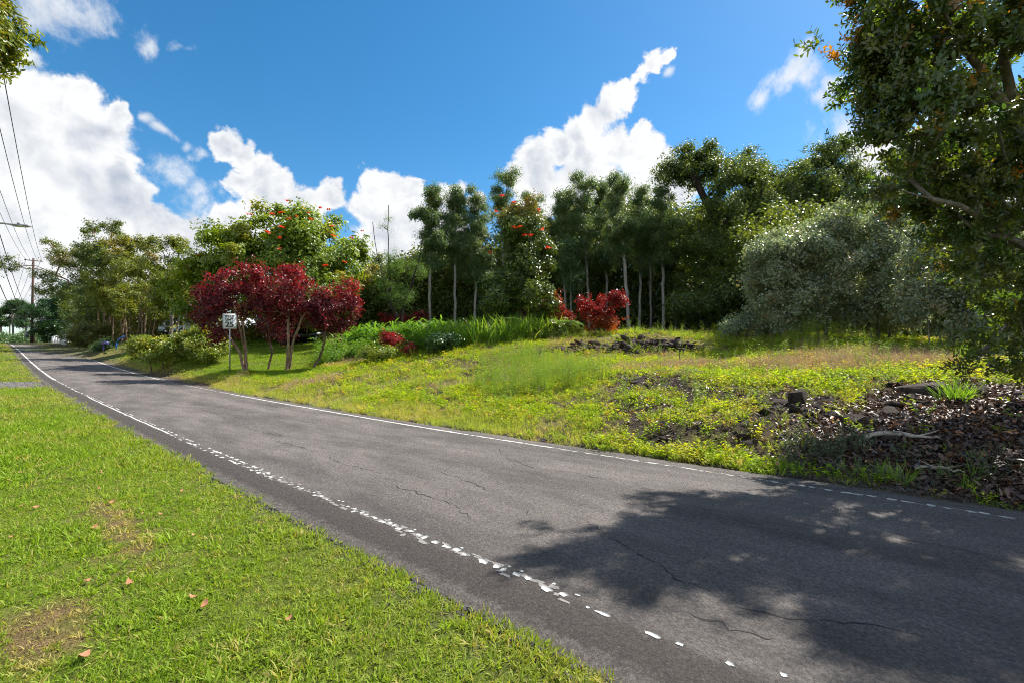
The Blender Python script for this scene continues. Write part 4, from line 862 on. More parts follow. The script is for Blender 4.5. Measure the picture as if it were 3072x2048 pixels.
# ---- big dark tree and bare snag
make_tree('broad_tree', 'huge dark broad tree with heavy leaning limbs above the thicket', 'tree', 42, 742,
    [(720, 190, 46, 34, 0, 5.5), (700, 160, 34, 14, 1, 3), (690, 172, 26, 9, 1, 2.5), (735, 240, 50, 42, -1, 5.5), (700, 260, 26, 40, 1, 4), (745, 168, 22, 22, 1, 3), (680, 230, 16, 30, 2, 3), (765, 195, 30, 30, 1, 4), (672, 168, 10, 8, 1, 1.5), (693, 142, 10, 7, 1, 1.5), (722, 148, 14, 8, 1, 1.6)],
    [[(742, None, 0), (738, 280, 0), (730, 240, 0), (712, 212, 0), (700, 190, 0), (690, 172, 0)], [(745, None, .3), (744, 270, 0), (752, 225, 0), (748, 190, 0)], [(739, 275, 0), (715, 255, 0), (700, 250, 0)]], 220, .85, 6000, 'big', .85, 'bark_dark', .55, 601, tint=patchy(.4, .66, 46, .8), rmin=.03)
make_tree('broad_tree', 'dark spreading tree right of the bare snag', 'tree', 44, 800, [(800, 190, 40, 32, 0, 5), (835, 195, 30, 26, 0, 4.5), (820, 160, 26, 12, 0, 3), (838, 148, 9, 8, 0, 1.6), (770, 215, 30, 26, 0, 4.5), (845, 180, 18, 14, 0, 3), (800, 240, 50, 34, 1, 5)],
    [[(800, None, 0), (802, 250, 0), (812, 205, 0), (830, 172, 0), (838, 150, 0)], [(798, 270, 0), (780, 225, 0), (772, 205, 0)]], 200, .85, 5400, 'big', .85, 'bark_dark', .45, 602, tint=patchy(.4, .66, 47, .8), rmin=.03)
def snag():
    k = 43; root = tag(empty('bare_snag', gp(752, k)), 'bare dead forked branch poking above the dark tree crowns', 'dead tree'); b = np.array(root.location)
    q = MB()
    q.tube([gp(752, k) - b, np.array(ray(753, 230, k)) - b, np.array(ray(752, 170, k)) - b, np.array(ray(748, 145, k)) - b], [.3, .2, .09, .03], 6); q.build('trunk', M['bark_dark'], root)
    for pts in ([(752, 168), (745, 160), (740, 155)], [(752, 162), (757, 152), (759, 147)], [(751, 172), (743, 161), (738, 158)]):
        MB().tube([np.array(ray(u, v, k)) - b for u, v in pts], [.05, .035, .015], 5).build('branch', M['bark_dark'], root)
snag()

# ---- grey green thicket at the right
g_ = 'glossy grey green thicket trees at the right edge of the lot'
TH = rare(.12, .4, 1.0)
make_tree('thicket_tree', 'leftmost rounded grey green thicket tree with fallen limb at its foot', 'tree', 25.5, 778, [(775, 290, 27, 36, 0, 2.4), (770, 255, 18, 22, 0, 1.8), (790, 250, 24, 26, .5, 2.2), (780, 322, 24, 14, 0, 2)], [[(776, None, 0), (774, 310, 0), (772, 270, 0)], [(780, None, .2), (784, 300, 0), (788, 260, 0)], [(773, None, -.2), (766, 310, 0)], [(784, None, .1), (790, 310, 0)]], 190, .42, 4600, 'grey', .95, 'bark_grey', .075, 701, group=g_, tint=TH, rmin=.012)
make_tree('thicket_tree', 'tall domed grey green thicket tree second from the left', 'tree', 25, 828, [(826, 262, 30, 40, 0, 2.6), (838, 228, 26, 20, 0, 2.2), (815, 300, 26, 26, -.4, 2.0)], [[(826, None, 0), (828, 300, 0), (832, 250, 0)], [(832, None, .2), (838, 300, 0)], [(820, None, -.1), (814, 308, 0)]], 190, .42, 4600, 'grey', .95, 'bark_grey', .075, 702, group=g_, tint=TH, rmin=.012)
make_tree('thicket_tree', 'grey green thicket tree touching the near overhanging branch', 'tree', 24, 880, [(878, 262, 30, 44, 0, 2.6), (884, 222, 26, 14, 0, 2.0), (868, 305, 26, 24, -.4, 2), (900, 300, 20, 30, 0, 2)], [[(878, None, 0), (880, 300, 0), (882, 250, 0)], [(888, None, .2), (896, 300, 0)], [(872, None, -.1), (866, 312, 0)]], 190, .42, 4600, 'grey', .95, 'bark_grey', .075, 703, group=g_, tint=TH, rmin=.012)
make_tree('thicket_tree', 'thicket tree with several bare pale stems below the near branches', 'tree', 19.5, 948, [(945, 262, 34, 40, 0, 2.6), (930, 300, 22, 26, 0, 1.8), (975, 290, 30, 30, .5, 2.2), (960, 230, 30, 18, 0, 2)], [[(948, None, 0), (950, 310, 0), (946, 270, 0)], [(953, None, .2), (962, 312, 0), (972, 280, 0)], [(943, None, .1), (938, 315, 0), (932, 290, 0)], [(960, None, .4), (961, 300, 0)], [(930, None, .2), (928, 320, 0)]], 180, .42, 4000, 'grey', .9, 'bark_pale', .06, 704, group=g_, tint=TH, rmin=.010)
make_tree('thicket_tree', 'dark thicket tree at the right border behind the near tree', 'tree', 18, 1010, [(1010, 270, 40, 44, 0, 2.8), (1050, 290, 40, 40, 0, 2.6), (990, 320, 30, 22, .6, 2)], [[(1005, None, 0), (1008, 300, 0)], [(1020, None, .2), (1030, 300, 0)], [(992, None, .2), (990, 315, 0)]], 150, .45, 3200, 'grey', .95, 'bark_pale', .06, 705, group=g_, tint=TH, rmin=.010)
make_tree('sprawling_shrub', 'low sprawling pale shrub under a fallen branch beside the thicket', 'bush', 27, 733, [(733, 327, 9, 6, 0, .7), (742, 322, 8, 3, 0, .5)], [[(742, None, 0), (755, 319, 0), (744, 320, 0), (733, 327, 0)]], 22, .3, 330, 'grey', .9, 'bark_pale', .05, 706)
make_tree('understory_tree', 'dark low understory tree below the broad tree and the thicket', 'tree', 36, 720, [(700, 310, 30, 20, 0, 2.5), (735, 300, 30, 26, 0, 2.5)], [[(702, None, 0), (702, 315, 0)], [(735, None, 0), (735, 305, 0)]], 60, .8, 1500, 'big', .85, 'bark_dark', .1, 707)

# ---- red bushes and shrubs around the knoll
make_tree('red_bush', 'bright red and orange leaved bush behind the lava ledge', 'bush', 31, 600, [(600, 312, 20, 18, 0, 1.3), (617, 300, 8, 11, 0, .7), (585, 305, 9, 10, 0, .7), (604, 326, 18, 8, -.2, 1.1)], [[(601, None, 0), (601, 318, 0), (614, 300, 0)], [(598, None, .1), (590, 312, 0)], [(604, None, -.1), (606, 318, 0)]], 95, .28, 1300, 'redbush', .95, 'bark_tan', .03, 801, tint=lambda Q, r: sstep(4.9, 3.4, Q[:, 2]) * r.uniform(.2, 1, len(Q)), rmin=.010)
make_tree('red_bush', 'darker red bush half hidden by the tree fern', 'bush', 33, 553, [(553, 308, 13, 10, 0, 1.0), (550, 297, 6, 5, 0, .6), (567, 318, 9, 6, -.3, .7)], [[(553, None, 0), (553, 312, 0)], [(556, None, 0), (564, 316, 0)]], 50, .32, 640, 'redbush', .9, 'bark_brown', .03, 802, tint=rare(.1, .2, .6), rmin=.010)
make_tree('red_bush', 'small dark red shrub in the weeds right of the red trees', 'bush', 28, 398, [(396, 340, 12, 5, 0, .8), (408, 346, 8, 5, 0, .6), (388, 336, 8, 5, 0, .6)], [[(396, None, 0), (396, 343, 0)], [(404, None, 0), (408, 347, 0)]], 34, .26, 320, 'red', .75, 'bark_brown', .02, 803, tint=rare(.6, .4, 1))
make_tree('red_bush', 'low red shrub band at the foot of the left eucalypts', 'bush', 43, 395, [(395, 318, 18, 5, 0, 1.2), (418, 316, 12, 4, 0, 1.0)], [[(395, None, 0), (395, 320, 0)], [(418, None, 0), (418, 318, 0)]], 36, .4, 360, 'red', 1.0, 'bark_brown', .03, 804, tint=rare(.6, .4, 1))
make_tree('green_shrub', 'glossy green shrub between the cane grass and the bright red bush', 'bush', 31.5, 558, [(556, 330, 16, 11, 0, 1.3), (540, 335, 12, 9, 0, 1.0), (575, 335, 9, 8, 0, .9)], [[(556, None, 0), (556, 332, 0)], [(544, None, 0), (540, 335, 0)]], 70, .34, 1000, 'bush', .6, 'bark_brown', .03, 805, tint=rare(.1, .2, .6))
make_tree('green_shrub', 'dark rounded shrub at the front edge of the tall grass', 'bush', 28, 438, [(438, 342, 11, 7, 0, .9), (448, 340, 8, 6, 0, .8)], [[(438, None, 0), (438, 345, 0)]], 40, .3, 420, 'dark', .5, 'bark_brown', .02, 806, tint=rare(.4, .3, .9))
make_tree('green_shrub', 'dark shrub below the small red shrub in the weeds', 'bush', 27, 385, [(385, 354, 14, 7, 0, .9), (370, 352, 10, 6, 0, .8)], [[(385, None, 0), (385, 356, 0)]], 44, .3, 520, 'bush', .5, 'bark_brown', .02, 807, tint=rare(.1, .2, .6))

# ---- wood behind: one dark mass closing the view between the trunks
def backwood():
    r = np.random.default_rng(77); n = 26000
    x = r.uniform(-26, 44, n); y = r.uniform(51, 62, n) - .12 * np.abs(x - 5); g = terrain(x, y)
    top = 8.5 + 4.5 * fbm(x * .18, y * .1, 91) + np.interp(x, [-26, -18, -8, 2, 8, 44], [-6, -4.5, -1.0, 1.0, 4.5, 5.0])
    h = r.random(n) ** 1.25 * top
    P = np.stack([x, y, g + h], 1); d = unit(np.array([0, -.4, .8])) + r.normal(0, .5, (n, 3)); d /= np.linalg.norm(d, axis=1)[:, None]
    rot = np.stack([np.zeros(n), np.arccos(np.clip(d[:, 2], -1, 1)), np.arctan2(d[:, 1], d[:, 0])], 1)
    o = scatter('forest', SP['big'], P, rot, r.uniform(1.0, 1.7, n), r.integers(0, 5, n), r.uniform(0, .2, n))
    tag(o, 'dark wood closing the view behind the tall trunks', 'forest', kind='stuff')
    # right hand part, behind the thicket
    n = 6000; x = r.uniform(17, 46, n); y = r.uniform(27, 36, n) + .25 * (30 - x).clip(-8, 8); g = terrain(x, y); h = r.random(n) * (7.5 + 2 * fbm(x * .2, y * .2, 95))
    P = np.stack([x, y, g + h], 1)
    o = scatter('undergrowth', SP['big'], P, np.stack([np.zeros(n), r.uniform(0, 1, n), r.uniform(0, 6.3, n)], 1), r.uniform(.8, 1.3, n), r.integers(0, 5, n), r.uniform(0, .2, n))
    tag(o, 'dark undergrowth behind the grey green thicket', 'undergrowth', kind='stuff')
    n = 3000; x = r.uniform(-12, 16, n); y = r.uniform(50, 54, n); g = terrain(x, y); h = r.random(n) * (3.2 + 2.5 * fbm(x * .3, y * .2, 99))
    o = scatter('undergrowth', SP['euc'], np.stack([x, y, g + h], 1), np.stack([np.zeros(n), r.uniform(0, .6, n), r.uniform(0, 6.3, n)], 1), r.uniform(.8, 1.2, n), r.integers(0, 5, n), r.uniform(0, .3, n))
    tag(o, 'shaded undergrowth among the eucalyptus trunks', 'undergrowth', kind='stuff')
backwood()
def groveback():
    r = np.random.default_rng(78); n = 3800; u = r.uniform(76, 215, n); Y = r.uniform(74, 84, n) - (u - 76) * .15; x = (u - CU) / FPX * Y; g = terrain(x, Y)
    z = g + r.random(n) ** 1.1 * (4.5 + 4.0 * fbm(u * .05, Y * .05, 13))
    tag(scatter('undergrowth', SP['guava'], np.stack([x, Y, z], 1), np.stack([np.zeros(n), r.uniform(0, .9, n), r.uniform(0, 6.3, n)], 1), r.uniform(1.0, 1.6, n), r.integers(0, 5, n), r.uniform(0, .5, n)), 'dim undergrowth behind the stems of the roadside grove', 'undergrowth', kind='stuff')
groveback()

# ---- the near tree at the right and the tree whose branch tip enters at the upper left
def near_trees():
    lobes = [(955, 45, 92, 66, 0, 2.0), (905, 95, 46, 66, -.2, 1.3), (1005, 150, 76, 60, .6, 2.0), (935, 158, 44, 30, .3, 1.0), (1050, 235, 60, 40, .8, 1.5), (1060, 80, 90, 100, .2, 2.2), (1085, 310, 50, 40, .6, 1.2), (885, 22, 50, 26, -.4, 1.0), (852, 14, 30, 20, -.2, .6), (872, 62, 30, 32, -.2, .7), (888, 115, 26, 40, -.1, .7), (1004, 348, 16, 9, .2, .35), (868, 205, 16, 7, -.1, .3), (1030, -30, 76, 36, -1.3, 1.0)]
    make_tree('overhanging_tree', 'near tree with glossy dark leaves filling the upper right of the view', 'tree', 7.6, 1120, lobes,
              [[(1130, None, 1.2), (1110, 300, 1.0), (1070, 180, .5), (1000, 60, 0)], [(1112, 310, 1.0), (1030, 215, .5), (960, 205, 0), (905, 192, 0), (868, 186, -.2)], [(1085, 220, .6), (1010, 110, 0), (930, 60, -.5)], [(1120, 320, 1), (1060, 320, .8), (1010, 342, .4)]],
              250, .27, 1900, 'near', 1.0, 'bark_grey', .17, 901, tint=rare(.035, .5, 1.), rmin=.007, upbias=.2, shell=.5)
    make_tree('leaning_tree', 'tree at the left edge, only its sunlit branch tip in view', 'tree', 8.0, -120, [(-20, 40, 22, 28, 0, .6), (-22, 8, 16, 24, .2, .6), (-70, 0, 60, 60, -.6, 1.4), (-160, -40, 120, 120, 0, 2.4)],
              [[(-150, None, -1), (-150, 180, -1), (-150, 20, -.5), (-90, -20, -.3), (-30, 20, 0)]], 120, .30, 1500, 'left', .8, 'bark_grey', .16, 902, tint=rare(.08, .4, 1.), rmin=.007, upbias=.2, shell=.5)
near_trees()

# ------------------------------------------------------------------ grasses, weeds, litter
def tufts(name, mat, n_var, n_blade, L, W, splay, base, seed, shape='grass', bend=.35, lmin=.55):
    out = []
    for k in range(n_var):
        lv = Leaves(seed * 31 + k); r = lv.r
        for i in range(n_blade):
            a = r.uniform(0, 6.283); rr = base * math.sqrt(r.random()); sp_ = splay * r.uniform(.3, 1.2)
            lv.blade((math.cos(a) * rr, math.sin(a) * rr, -.01), (math.cos(a + r.normal(0, .5)) * sp_, math.sin(a + r.normal(0, .5)) * sp_, 1), (r.normal(), r.normal(), .4), L * r.uniform(lmin, 1.2), W * r.uniform(.7, 1.2), bend * r.uniform(.3, 1.5), .2, shape)
        out.append(lv.mesh(name, mat))
    return source(name, out)
def herbs(name, mat, n_var, n_leaf, H, L, W, spread, seed, stems=4):
    out = []
    for k in range(n_var):
        lv = Leaves(seed * 53 + k); r = lv.r
        for q in range(stems):
            a = r.uniform(0, 6.283); d = unit([math.cos(a) * spread, math.sin(a) * spread, 1]); h = H * r.uniform(.5, 1.15); b = np.array([math.cos(a), math.sin(a), 0]) * .03
            lv.twig(b, b + d * h, .003, .2)
            for i in range(max(2, n_leaf // stems)):
                f = r.uniform(.35, 1.02); c = r.uniform(0, 6.283)
                lv.blade(b + d * h * f, (math.cos(c), math.sin(c), r.uniform(.0, .7)), (r.normal(0, .4), r.normal(0, .4), 1), L * r.uniform(.6, 1.2), W * r.uniform(.7, 1.2), .2, .2, 'rhomb')
        out.append(lv.mesh(name, mat))
    return source(name, out)
def ginger_src():
    out = []
    for k in range(4):
        lv = Leaves(900 + k); r = lv.r
        for q in range(3):
            a = r.uniform(0, 6.283); d = unit([math.cos(a) * .35, math.sin(a) * .35, 1]); h = r.uniform(.8, 1.35); b = np.array([math.cos(a), math.sin(a), 0]) * .12
            lv.twig(b, b + d * h, .012, .3)
            for i in range(9):
                f = .25 + .78 * i / 9; c = a + 1.57 + (i % 2) * 3.1416 + r.normal(0, .3)
                lv.blade(b + d * h * f, (math.cos(c) * .9, math.sin(c) * .9, r.uniform(.5, 1.0)), (0, 0, 1), r.uniform(.34, .5), .085, .35, .25, 'strap')
        out.append(lv.mesh('ginger_clump', M['ginger']))
    return source('ginger_clump', out)
def litter_src():
    out = []
    for k in range(5):
        lv = Leaves(950 + k); r = lv.r
        for i in range(3):
            a = r.uniform(0, 6.283); lv.blade((r.normal(0, .05), r.normal(0, .05), .012 + .012 * r.random()), (math.cos(a), math.sin(a), r.normal(0, .25)), (r.normal(0, .45), r.normal(0, .45), 1), r.uniform(.06, .105), r.uniform(.03, .05), r.normal(.1, .35), r.uniform(.2, .8), 'oval')
        out.append(lv.mesh('litter_leaf', M['litter']))
    return source('litter_leaf', out)
GS = {
    'lawn': tufts('lawn_tuft', M['grass'], 6, 14, .046, .0075, 1.5, .045, 1, bend=.5),
    'lawnfar': tufts('lawn_far_tuft', M['grass'], 5, 18, .07, .013, 1.2, .11, 2, bend=.4),
    'verge': tufts('verge_tuft', M['verge'], 6, 16, .15, .007, .75, .06, 3),
    'weed': herbs('weed', M['weed'], 6, 22, .16, .048, .027, .55, 4, 6),
    'stalk': herbs('stalk_weed', M['stalk'], 5, 44, .85, .085, .013, .13, 5, 4),
    'dry': tufts('dry_tuft', M['dry'], 5, 15, .24, .006, .7, .06, 6),
    'tall': tufts('tall_tuft', M['cane'], 5, 18, .55, .014, .55, .10, 7, 'strap', .45),
    'cane': tufts('cane_tuft', M['cane'], 5, 16, 1.35, .045, .42, .16, 8, 'strap', .5),
    'bushy': herbs('tall_weed', M['rank'], 5, 70, .8, .12, .045, .42, 9, 8),
    'grey': herbs('grey_herb', M['greyherb'], 4, 60, .22, .03, .008, .5, 10, 9),
    'ginger': ginger_src(), 'litter': litter_src(),
    'gravel': None,
}
def pebble_src():
    import bmesh
    out = []
    for k in range(4):
        r = np.random.default_rng(700 + k); bm = bmesh.new()
        for p in range(11): bm.verts.new(Vector(sph(r) * np.array([1, .8, .55]) * r.uniform(.8, 1.1)))
        bmesh.ops.convex_hull(bm, input=bm.verts); me = bpy.data.meshes.new('pebble'); bm.to_mesh(me); bm.free(); me.materials.append(M['gravel']); out.append(me)
    return source('pebble', out)
GS['gravel'] = pebble_src()

BANDS = [(1.0, 4.5), (4.5, 9), (9, 18), (18, 34), (34, 62), (62, 140)]
def sample(dens, seed, xr=(-140, 40), yr=(.5, 140)):
    """random ground points, thinner with distance; dens: plants per m2 for each distance band"""
    r = np.random.default_rng(seed); out = []; bnd = []
    for k, ((a, b), d) in enumerate(zip(BANDS, dens)):
        if not d: continue
        x0, x1 = max(xr[0], -b), min(xr[1], b); y0, y1 = max(yr[0], 0), min(yr[1], b)
        if x1 <= x0 or y1 <= y0: continue
        n = int(d * (x1 - x0) * (y1 - y0)); x = r.uniform(x0, x1, n); y = r.uniform(y0, y1, n); q = np.hypot(x, y)
        m = (q >= a) & (q < b) & (np.abs(x) < 1.22 * y + 1.2); out.append(np.stack([x[m], y[m]], 1)); bnd.append(np.full(m.sum(), k))
    return np.concatenate(out), np.concatenate(bnd), r
def plant(name, key, P, r, scl, tint=None, tilt=.15, label=None, cat=None, sinkz=0.):
    n = len(P); z = terrain(P[:, 0], P[:, 1]) - sinkz
    rot = np.stack([r.normal(0, tilt, n), r.normal(0, tilt, n), r.uniform(0, 6.283, n)], 1)
    o = scatter(name, GS[key], np.stack([P[:, 0], P[:, 1], z], 1), rot, scl, r.integers(0, len(GS[key].objects), n), tint); tag(o, label, cat, kind='stuff'); return o

def lawn():
    P, b, r = sample((640, 330, 120, 30, 8, 2.2), 1, (-140, 6), (.5, 140))
    s, t = st(P[:, 0], P[:, 1]); x, y = P.T
    edge = -2.82 + (fbm(x * 2, y * 2, 61) - .5) * .30
    g = gravelm(x, y); san = np.zeros(len(P))
    for c, ra, rb in SANDY:
        dx, dy = x - c[0], y - c[1]; al = dx * RD[0] + dy * RD[1]; ac = dx * RN[0] + dy * RN[1]
        san = np.maximum(san, sstep(1.5, .5, (al / ra * .55) ** 2 + (ac / rb) ** 2 + (fbm(x * 6, y * 6, 62) - .5) * 1.0))
    keep = (t < edge) & (r.random(len(P)) > g * .93) & (r.random(len(P)) > san * .72)
    P, b, s, t, san = P[keep], b[keep], s[keep], t[keep], san[keep]; x, y = P.T; n = len(P)
    dist = np.hypot(x, y)
    tint = .10 + .28 * sstep(.5, .75, fbm(x * .5, y * .5, 63)) * r.random(n) + .8 * san + (r.random(n) < .10) * .6 + .25 * sstep(-3.6, -2.9, t) * r.random(n) + .35 * sstep(18, 30, dist) * sstep(.3, .7, fbm(x * .3, y * .3, 64))
    sc_ = np.array([1.0, 1.1, 1.25, 1.5, 1.9, 2.6])[b] * r.uniform(.6, 1.35, n) * (.55 + .75 * fbm(x * 1.6, y * 1.6, 65)) * 1.15
    near = b <= 1
    plant('lawn_grass', 'lawn', P[near], r, sc_[near], np.clip(tint[near], 0, 1), .3, 'short mown grass on the near side of the road', 'grass')
    plant('lawn_grass', 'lawnfar', P[~near], r, sc_[~near] * .8, np.clip(tint[~near], 0, 1), .25, 'mown roadside grass running up the left side of the road', 'grass')
lawn()

def zone(u0, u1, y0, y1):
    return lambda x, y: (x > (u0 - CU) / FPX * y) & (x < (u1 - CU) / FPX * y) & (y > y0) & (y < y1)
def field():
    # mown yard behind the sign
    P, b, r = sample((0, 0, 0, 110, 46, 0), 2, (-60, -4), (22, 60)); x, y = P.T; s, t, n, n2, lit, bare, yard = masks(x, y)
    k = (t > 3.3) & (x < -7.2 - .0 * y) & (s > 24) & (y < 52) & ((s - 30) * .35 + 9.6 > 0)
    k &= ~((y < 31) & (x > -8.5)); P = P[k]; x, y = P.T; t = t[k]; n = n[k]
    tint = .1 + .7 * sstep(4.6, 3.2, t) + .35 * sstep(.5, .7, n) * r.random(len(P))
    plant('yard_grass', 'lawnfar', P, r, r.uniform(.9, 1.5, len(P)), np.clip(tint, 0, 1), .25, 'bright mown yard grass under the red trees', 'grass')
    # everything on the open lot
    P, b, r = sample((0, 190, 88, 34, 9, 0), 3, (-16, 34), (4, 48)); x, y = P.T; s, t, n, n2, lit, bare, yard = masks(x, y)
    lot = (t > 2.72 + (fbm(x * 2, y * 2, 71) - .5) * .35) & ((x > -11.5) | (t < 5.2)) & (y < 36 + .1 * x) & (r.random(len(P)) > np.maximum(lit * .985, bare * .9))
    bald = sstep(.54, .66, fbm(x * .9, y * .9, 72)) * (t > 3.3); lot &= r.random(len(P)) > bald * .7
    lot &= ~((t < 3.9) & (s < 1.5) & (r.random(len(P)) < .8))
    P, b, s, t, n, n2, bare = [q[lot] for q in (P, b, s, t, n, n2, bare)]; x, y = P.T; m = len(P); q = r.random(m)
    strip = sstep(5.0, 3.4, t + (n - .5) * 1.5) * sstep(3.0, 8.0, s)
    dryz = np.maximum(sstep(1.2, .4, ell(x, y, gp(850, 16.5), 4.2, 3.6) + (n - .5)), sstep(1.2, .4, ell(x, y, gp(690, 20), 1.6, 1.6) + (n2 - .5)))
    dryz = np.maximum(dryz, .6 * sstep(.55, .7, fbm(x * .4, y * .4, 73)) * (y > 18))
    f_ = np.array([1, 1, 1.12, 1.3, 1.7, 1])[b]
    k = q < strip * .92
    plant('verge_grass', 'verge', P[k], r, f_[k] * r.uniform(.7, 1.3, k.sum()), np.clip(.15 + .75 * sstep(.4, .62, fbm(x[k] * .5, y[k] * .5, 74)) * r.random(k.sum()), 0, 1), .2, 'soft pale verge grass along the far road edge', 'grass')
    rest = ~k; d = rest & (r.random(m) < dryz * .75)
    plant('dry_grass', 'dry', P[d], r, f_[d] * r.uniform(.8, 1.5, d.sum()), None, .25, 'pinkish dry grass patches on the lot', 'grass')
    rest &= ~d; g = rest & (r.random(m) < .26)
    plant('lot_grass', 'verge', P[g], r, f_[g] * r.uniform(.7, 1.25, g.sum()), np.clip(.1 + .5 * r.random(g.sum()) * sstep(.4, .7, n[g]), 0, 1), .25, 'yellow green grass tufts across the lot', 'grass')
    rest &= ~g; w = rest
    plant('low_weeds', 'weed', P[w], r, f_[w] * r.uniform(.45, 1.4, w.sum()) * (.6 + .8 * fbm(x[w] * .7, y[w] * .7, 75)), np.clip((r.random(w.sum()) < .08) * .8 + .35 * sstep(.5, .75, n2[w]) + .5 * dryz[w], 0, 1), .25, 'low yellow green broadleaf weeds covering the lot', 'weeds')
    # tall stalks in loose drifts
    P, b, r = sample((0, 22, 24, 18, 0, 0), 4, (-6, 26), (7, 34)); x, y = P.T; s, t, n, n2, lit, bare, yard = masks(x, y)
    c1 = gp(540, 17.5); c2 = gp(520, 23); c3 = gp(835, 21); c4 = gp(720, 25)
    dens = np.maximum.reduce([sstep(1.3, .2, ell(x, y, c1, 2.6, 3.4)) * 1.3, sstep(1.2, .2, ell(x, y, c2, 2.2, 3)), sstep(1.2, .2, ell(x, y, c3, 1.4, 1.0)) * .3, .05 * (t > 4)])
    k = (r.random(len(P)) < dens) & (t > 3.6) & (lit < .3); P = P[k]
    plant('stalk_weeds', 'stalk', P, r, r.uniform(.6, 1.25, len(P)), np.clip(r.normal(.1, .15, len(P)), 0, 1), .08, 'tall thin green stalks standing in drifts on the lot', 'weeds')
    # fringe of grass and seed heads along the crest and the wood's edge
    P, b, r = sample((0, 0, 14, 14, 10, 0), 6, (-4, 26), (11, 40)); x, y = P.T; s, t, n, n2, lit, bare, yard = masks(x, y)
    wx = np.array([-4, 2, 6, 9.5, 13, 17, 20]); wy = np.array([33, 33, 32.5, 31, 26.5, 19.5, 14.5]); dd = np.interp(x, wx, wy) - y
    k = (np.abs(dd) < 1.4) & (t > 5) & (r.random(len(P)) < .5); P = P[k]
    plant('edge_grass', 'tall', P, r, r.uniform(.5, 1.0, len(P)), np.clip(r.normal(.35, .3, len(P)), 0, 1), .15, 'ragged taller grass fringing the shaded wood edge', 'grass')
    # cane grass and bushy weeds in front of the eucalypts
    P, b, r = sample((0, 0, 0, 15, 8, 0), 7, (-20, 8), (26, 46)); x, y = P.T; u = CU + FPX * x / y
    k = (u > 425) & (u < 556) & (y > np.interp(u, [425, 500, 556], [30, 29.3, 31.5])) & (y < 37); P1 = P[k]
    plant('cane_grass', 'cane', P1, r, r.uniform(.7, 1.4, len(P1)), np.clip(r.normal(.12, .2, len(P1)), 0, 1), .12, 'tall bright cane grass below the upright flowering tree', 'grass')
    k = (u > 318) & (u < 425) & (y > np.interp(u, [318, 345, 425], [28.8, 29.2, 29.0])) & (y < 37) & (r.random(len(P)) < .85); P2 = P[k]
    plant('bushy_weeds', 'bushy', P2, r, r.uniform(.9, 2.1, len(P2)) * (.55 + .7 * fbm(P2[:, 0] * .5, P2[:, 1] * .5, 76)), np.clip(r.normal(.05, .15, len(P2)), 0, 1), .12, 'rank green weeds between the red trees and the ginger', 'weeds')
    P, b, r = sample((0, 0, 0, 5.5, 4, 0), 8, (-20, 4), (29, 44)); x, y = P.T; u = CU + FPX * x / y
    k = (u > 352) & (u < 458) & (y > np.interp(u, [352, 400, 458], [34, 31.2, 32.5])) & (y < 38.5); P3 = P[k]
    plant('ginger_plants', 'ginger', P3, r, r.uniform(1.0, 1.6, len(P3)), None, .12, 'broad bladed ginger thicket in front of the forked tree', 'ginger')
    P, b, r = sample((0, 0, 0, 4, 3.5, 0), 9, (-30, 0), (32, 60)); x, y = P.T; u = CU + FPX * x / y
    k = (u > 300) & (u < 430) & (y > np.interp(u, [300, 340, 430], [50, 40, 39])) & (y < 56); P4 = P[k]
    plant('rough_grass', 'cane', P4, r, r.uniform(.5, 1.0, len(P4)), np.clip(r.normal(.4, .3, len(P4)), 0, 1), .15, 'rough tall grass around the parked car and the sheds', 'grass')
field()

def litter():
    P, b, r = sample((0, 620, 330, 70, 0, 0), 10, (2, 22), (4, 20)); x, y = P.T; s, t, n, n2, lit, bare, yard = masks(x, y)
    k = r.random(len(P)) < np.maximum(lit, .10 * (t > 2.9) * (x > 2.5)) * (t > 2.8); P = P[k]; m = len(P)
    plant('leaf_litter', 'litter', P, r, r.uniform(.7, 1.35, m), np.clip((r.random(m) < .10) * r.uniform(.5, 1, m), 0, 1), .35, 'dark dry leaf litter under the overhanging tree', 'leaf litter')
    # grey herbs, sprouts and grass at the road side below the litter
    P, b, r = sample((0, 26, 12, 0, 0, 0), 12, (1, 12), (4, 12)); x, y = P.T; s, t = st(x, y)
    k = (t > 2.95) & (t < 4.3) & (s > -6) & (s < 5) & (r.random(len(P)) < sstep(.45, .6, fbm(x * 1.3, y * 1.3, 81))); P1 = P[k]
    plant('grey_herbs', 'grey', P1, r, r.uniform(.7, 1.4, len(P1)), None, .2, 'grey green feathery herbs between the litter and the road', 'weeds')
    k = (t > 2.9) & (t < 3.6) & (s > -9) & (s < 1.5) & (r.random(len(P)) < .6 * sstep(.56, .68, fbm(x * 1.6, y * 1.6, 83))); P2 = P[k]
    plant('edge_tufts', 'tall', P2, r, r.uniform(.25, .5, len(P2)), np.clip(r.normal(.1, .15, len(P2)), 0, 1), .2, 'small bright grass tufts at the shaded road edge', 'grass')
    # gravel: crumbs along both road edges and the parking patch at the left
    r = np.random.default_rng(14); n = 9000; s = np.concatenate([r.uniform(-12, 22, n), r.uniform(-6, 30, n // 2)]); t = np.concatenate([2.84 + np.abs(r.normal(0, .10, n)), -2.80 - np.abs(r.normal(0, .07, n // 2))])
    x, y = rxy(s, t); g = r.uniform(-1, 1, (7000, 2)) * np.array([5, 3]) + GRAVEL[:2]; g = g[gravelm(g[:, 0], g[:, 1]) > r.random(len(g)) * .9]
    P = np.concatenate([np.stack([x, y], 1), g]); m = len(P)
    plant('gravel', 'gravel', P, r, np.clip(r.gamma(2, .006, m), .004, .035) * np.where(np.arange(m) > len(x), 1.6, 1), None, 3.0, 'grey gravel crumbs along the road edges', 'gravel', -.004)
litter()

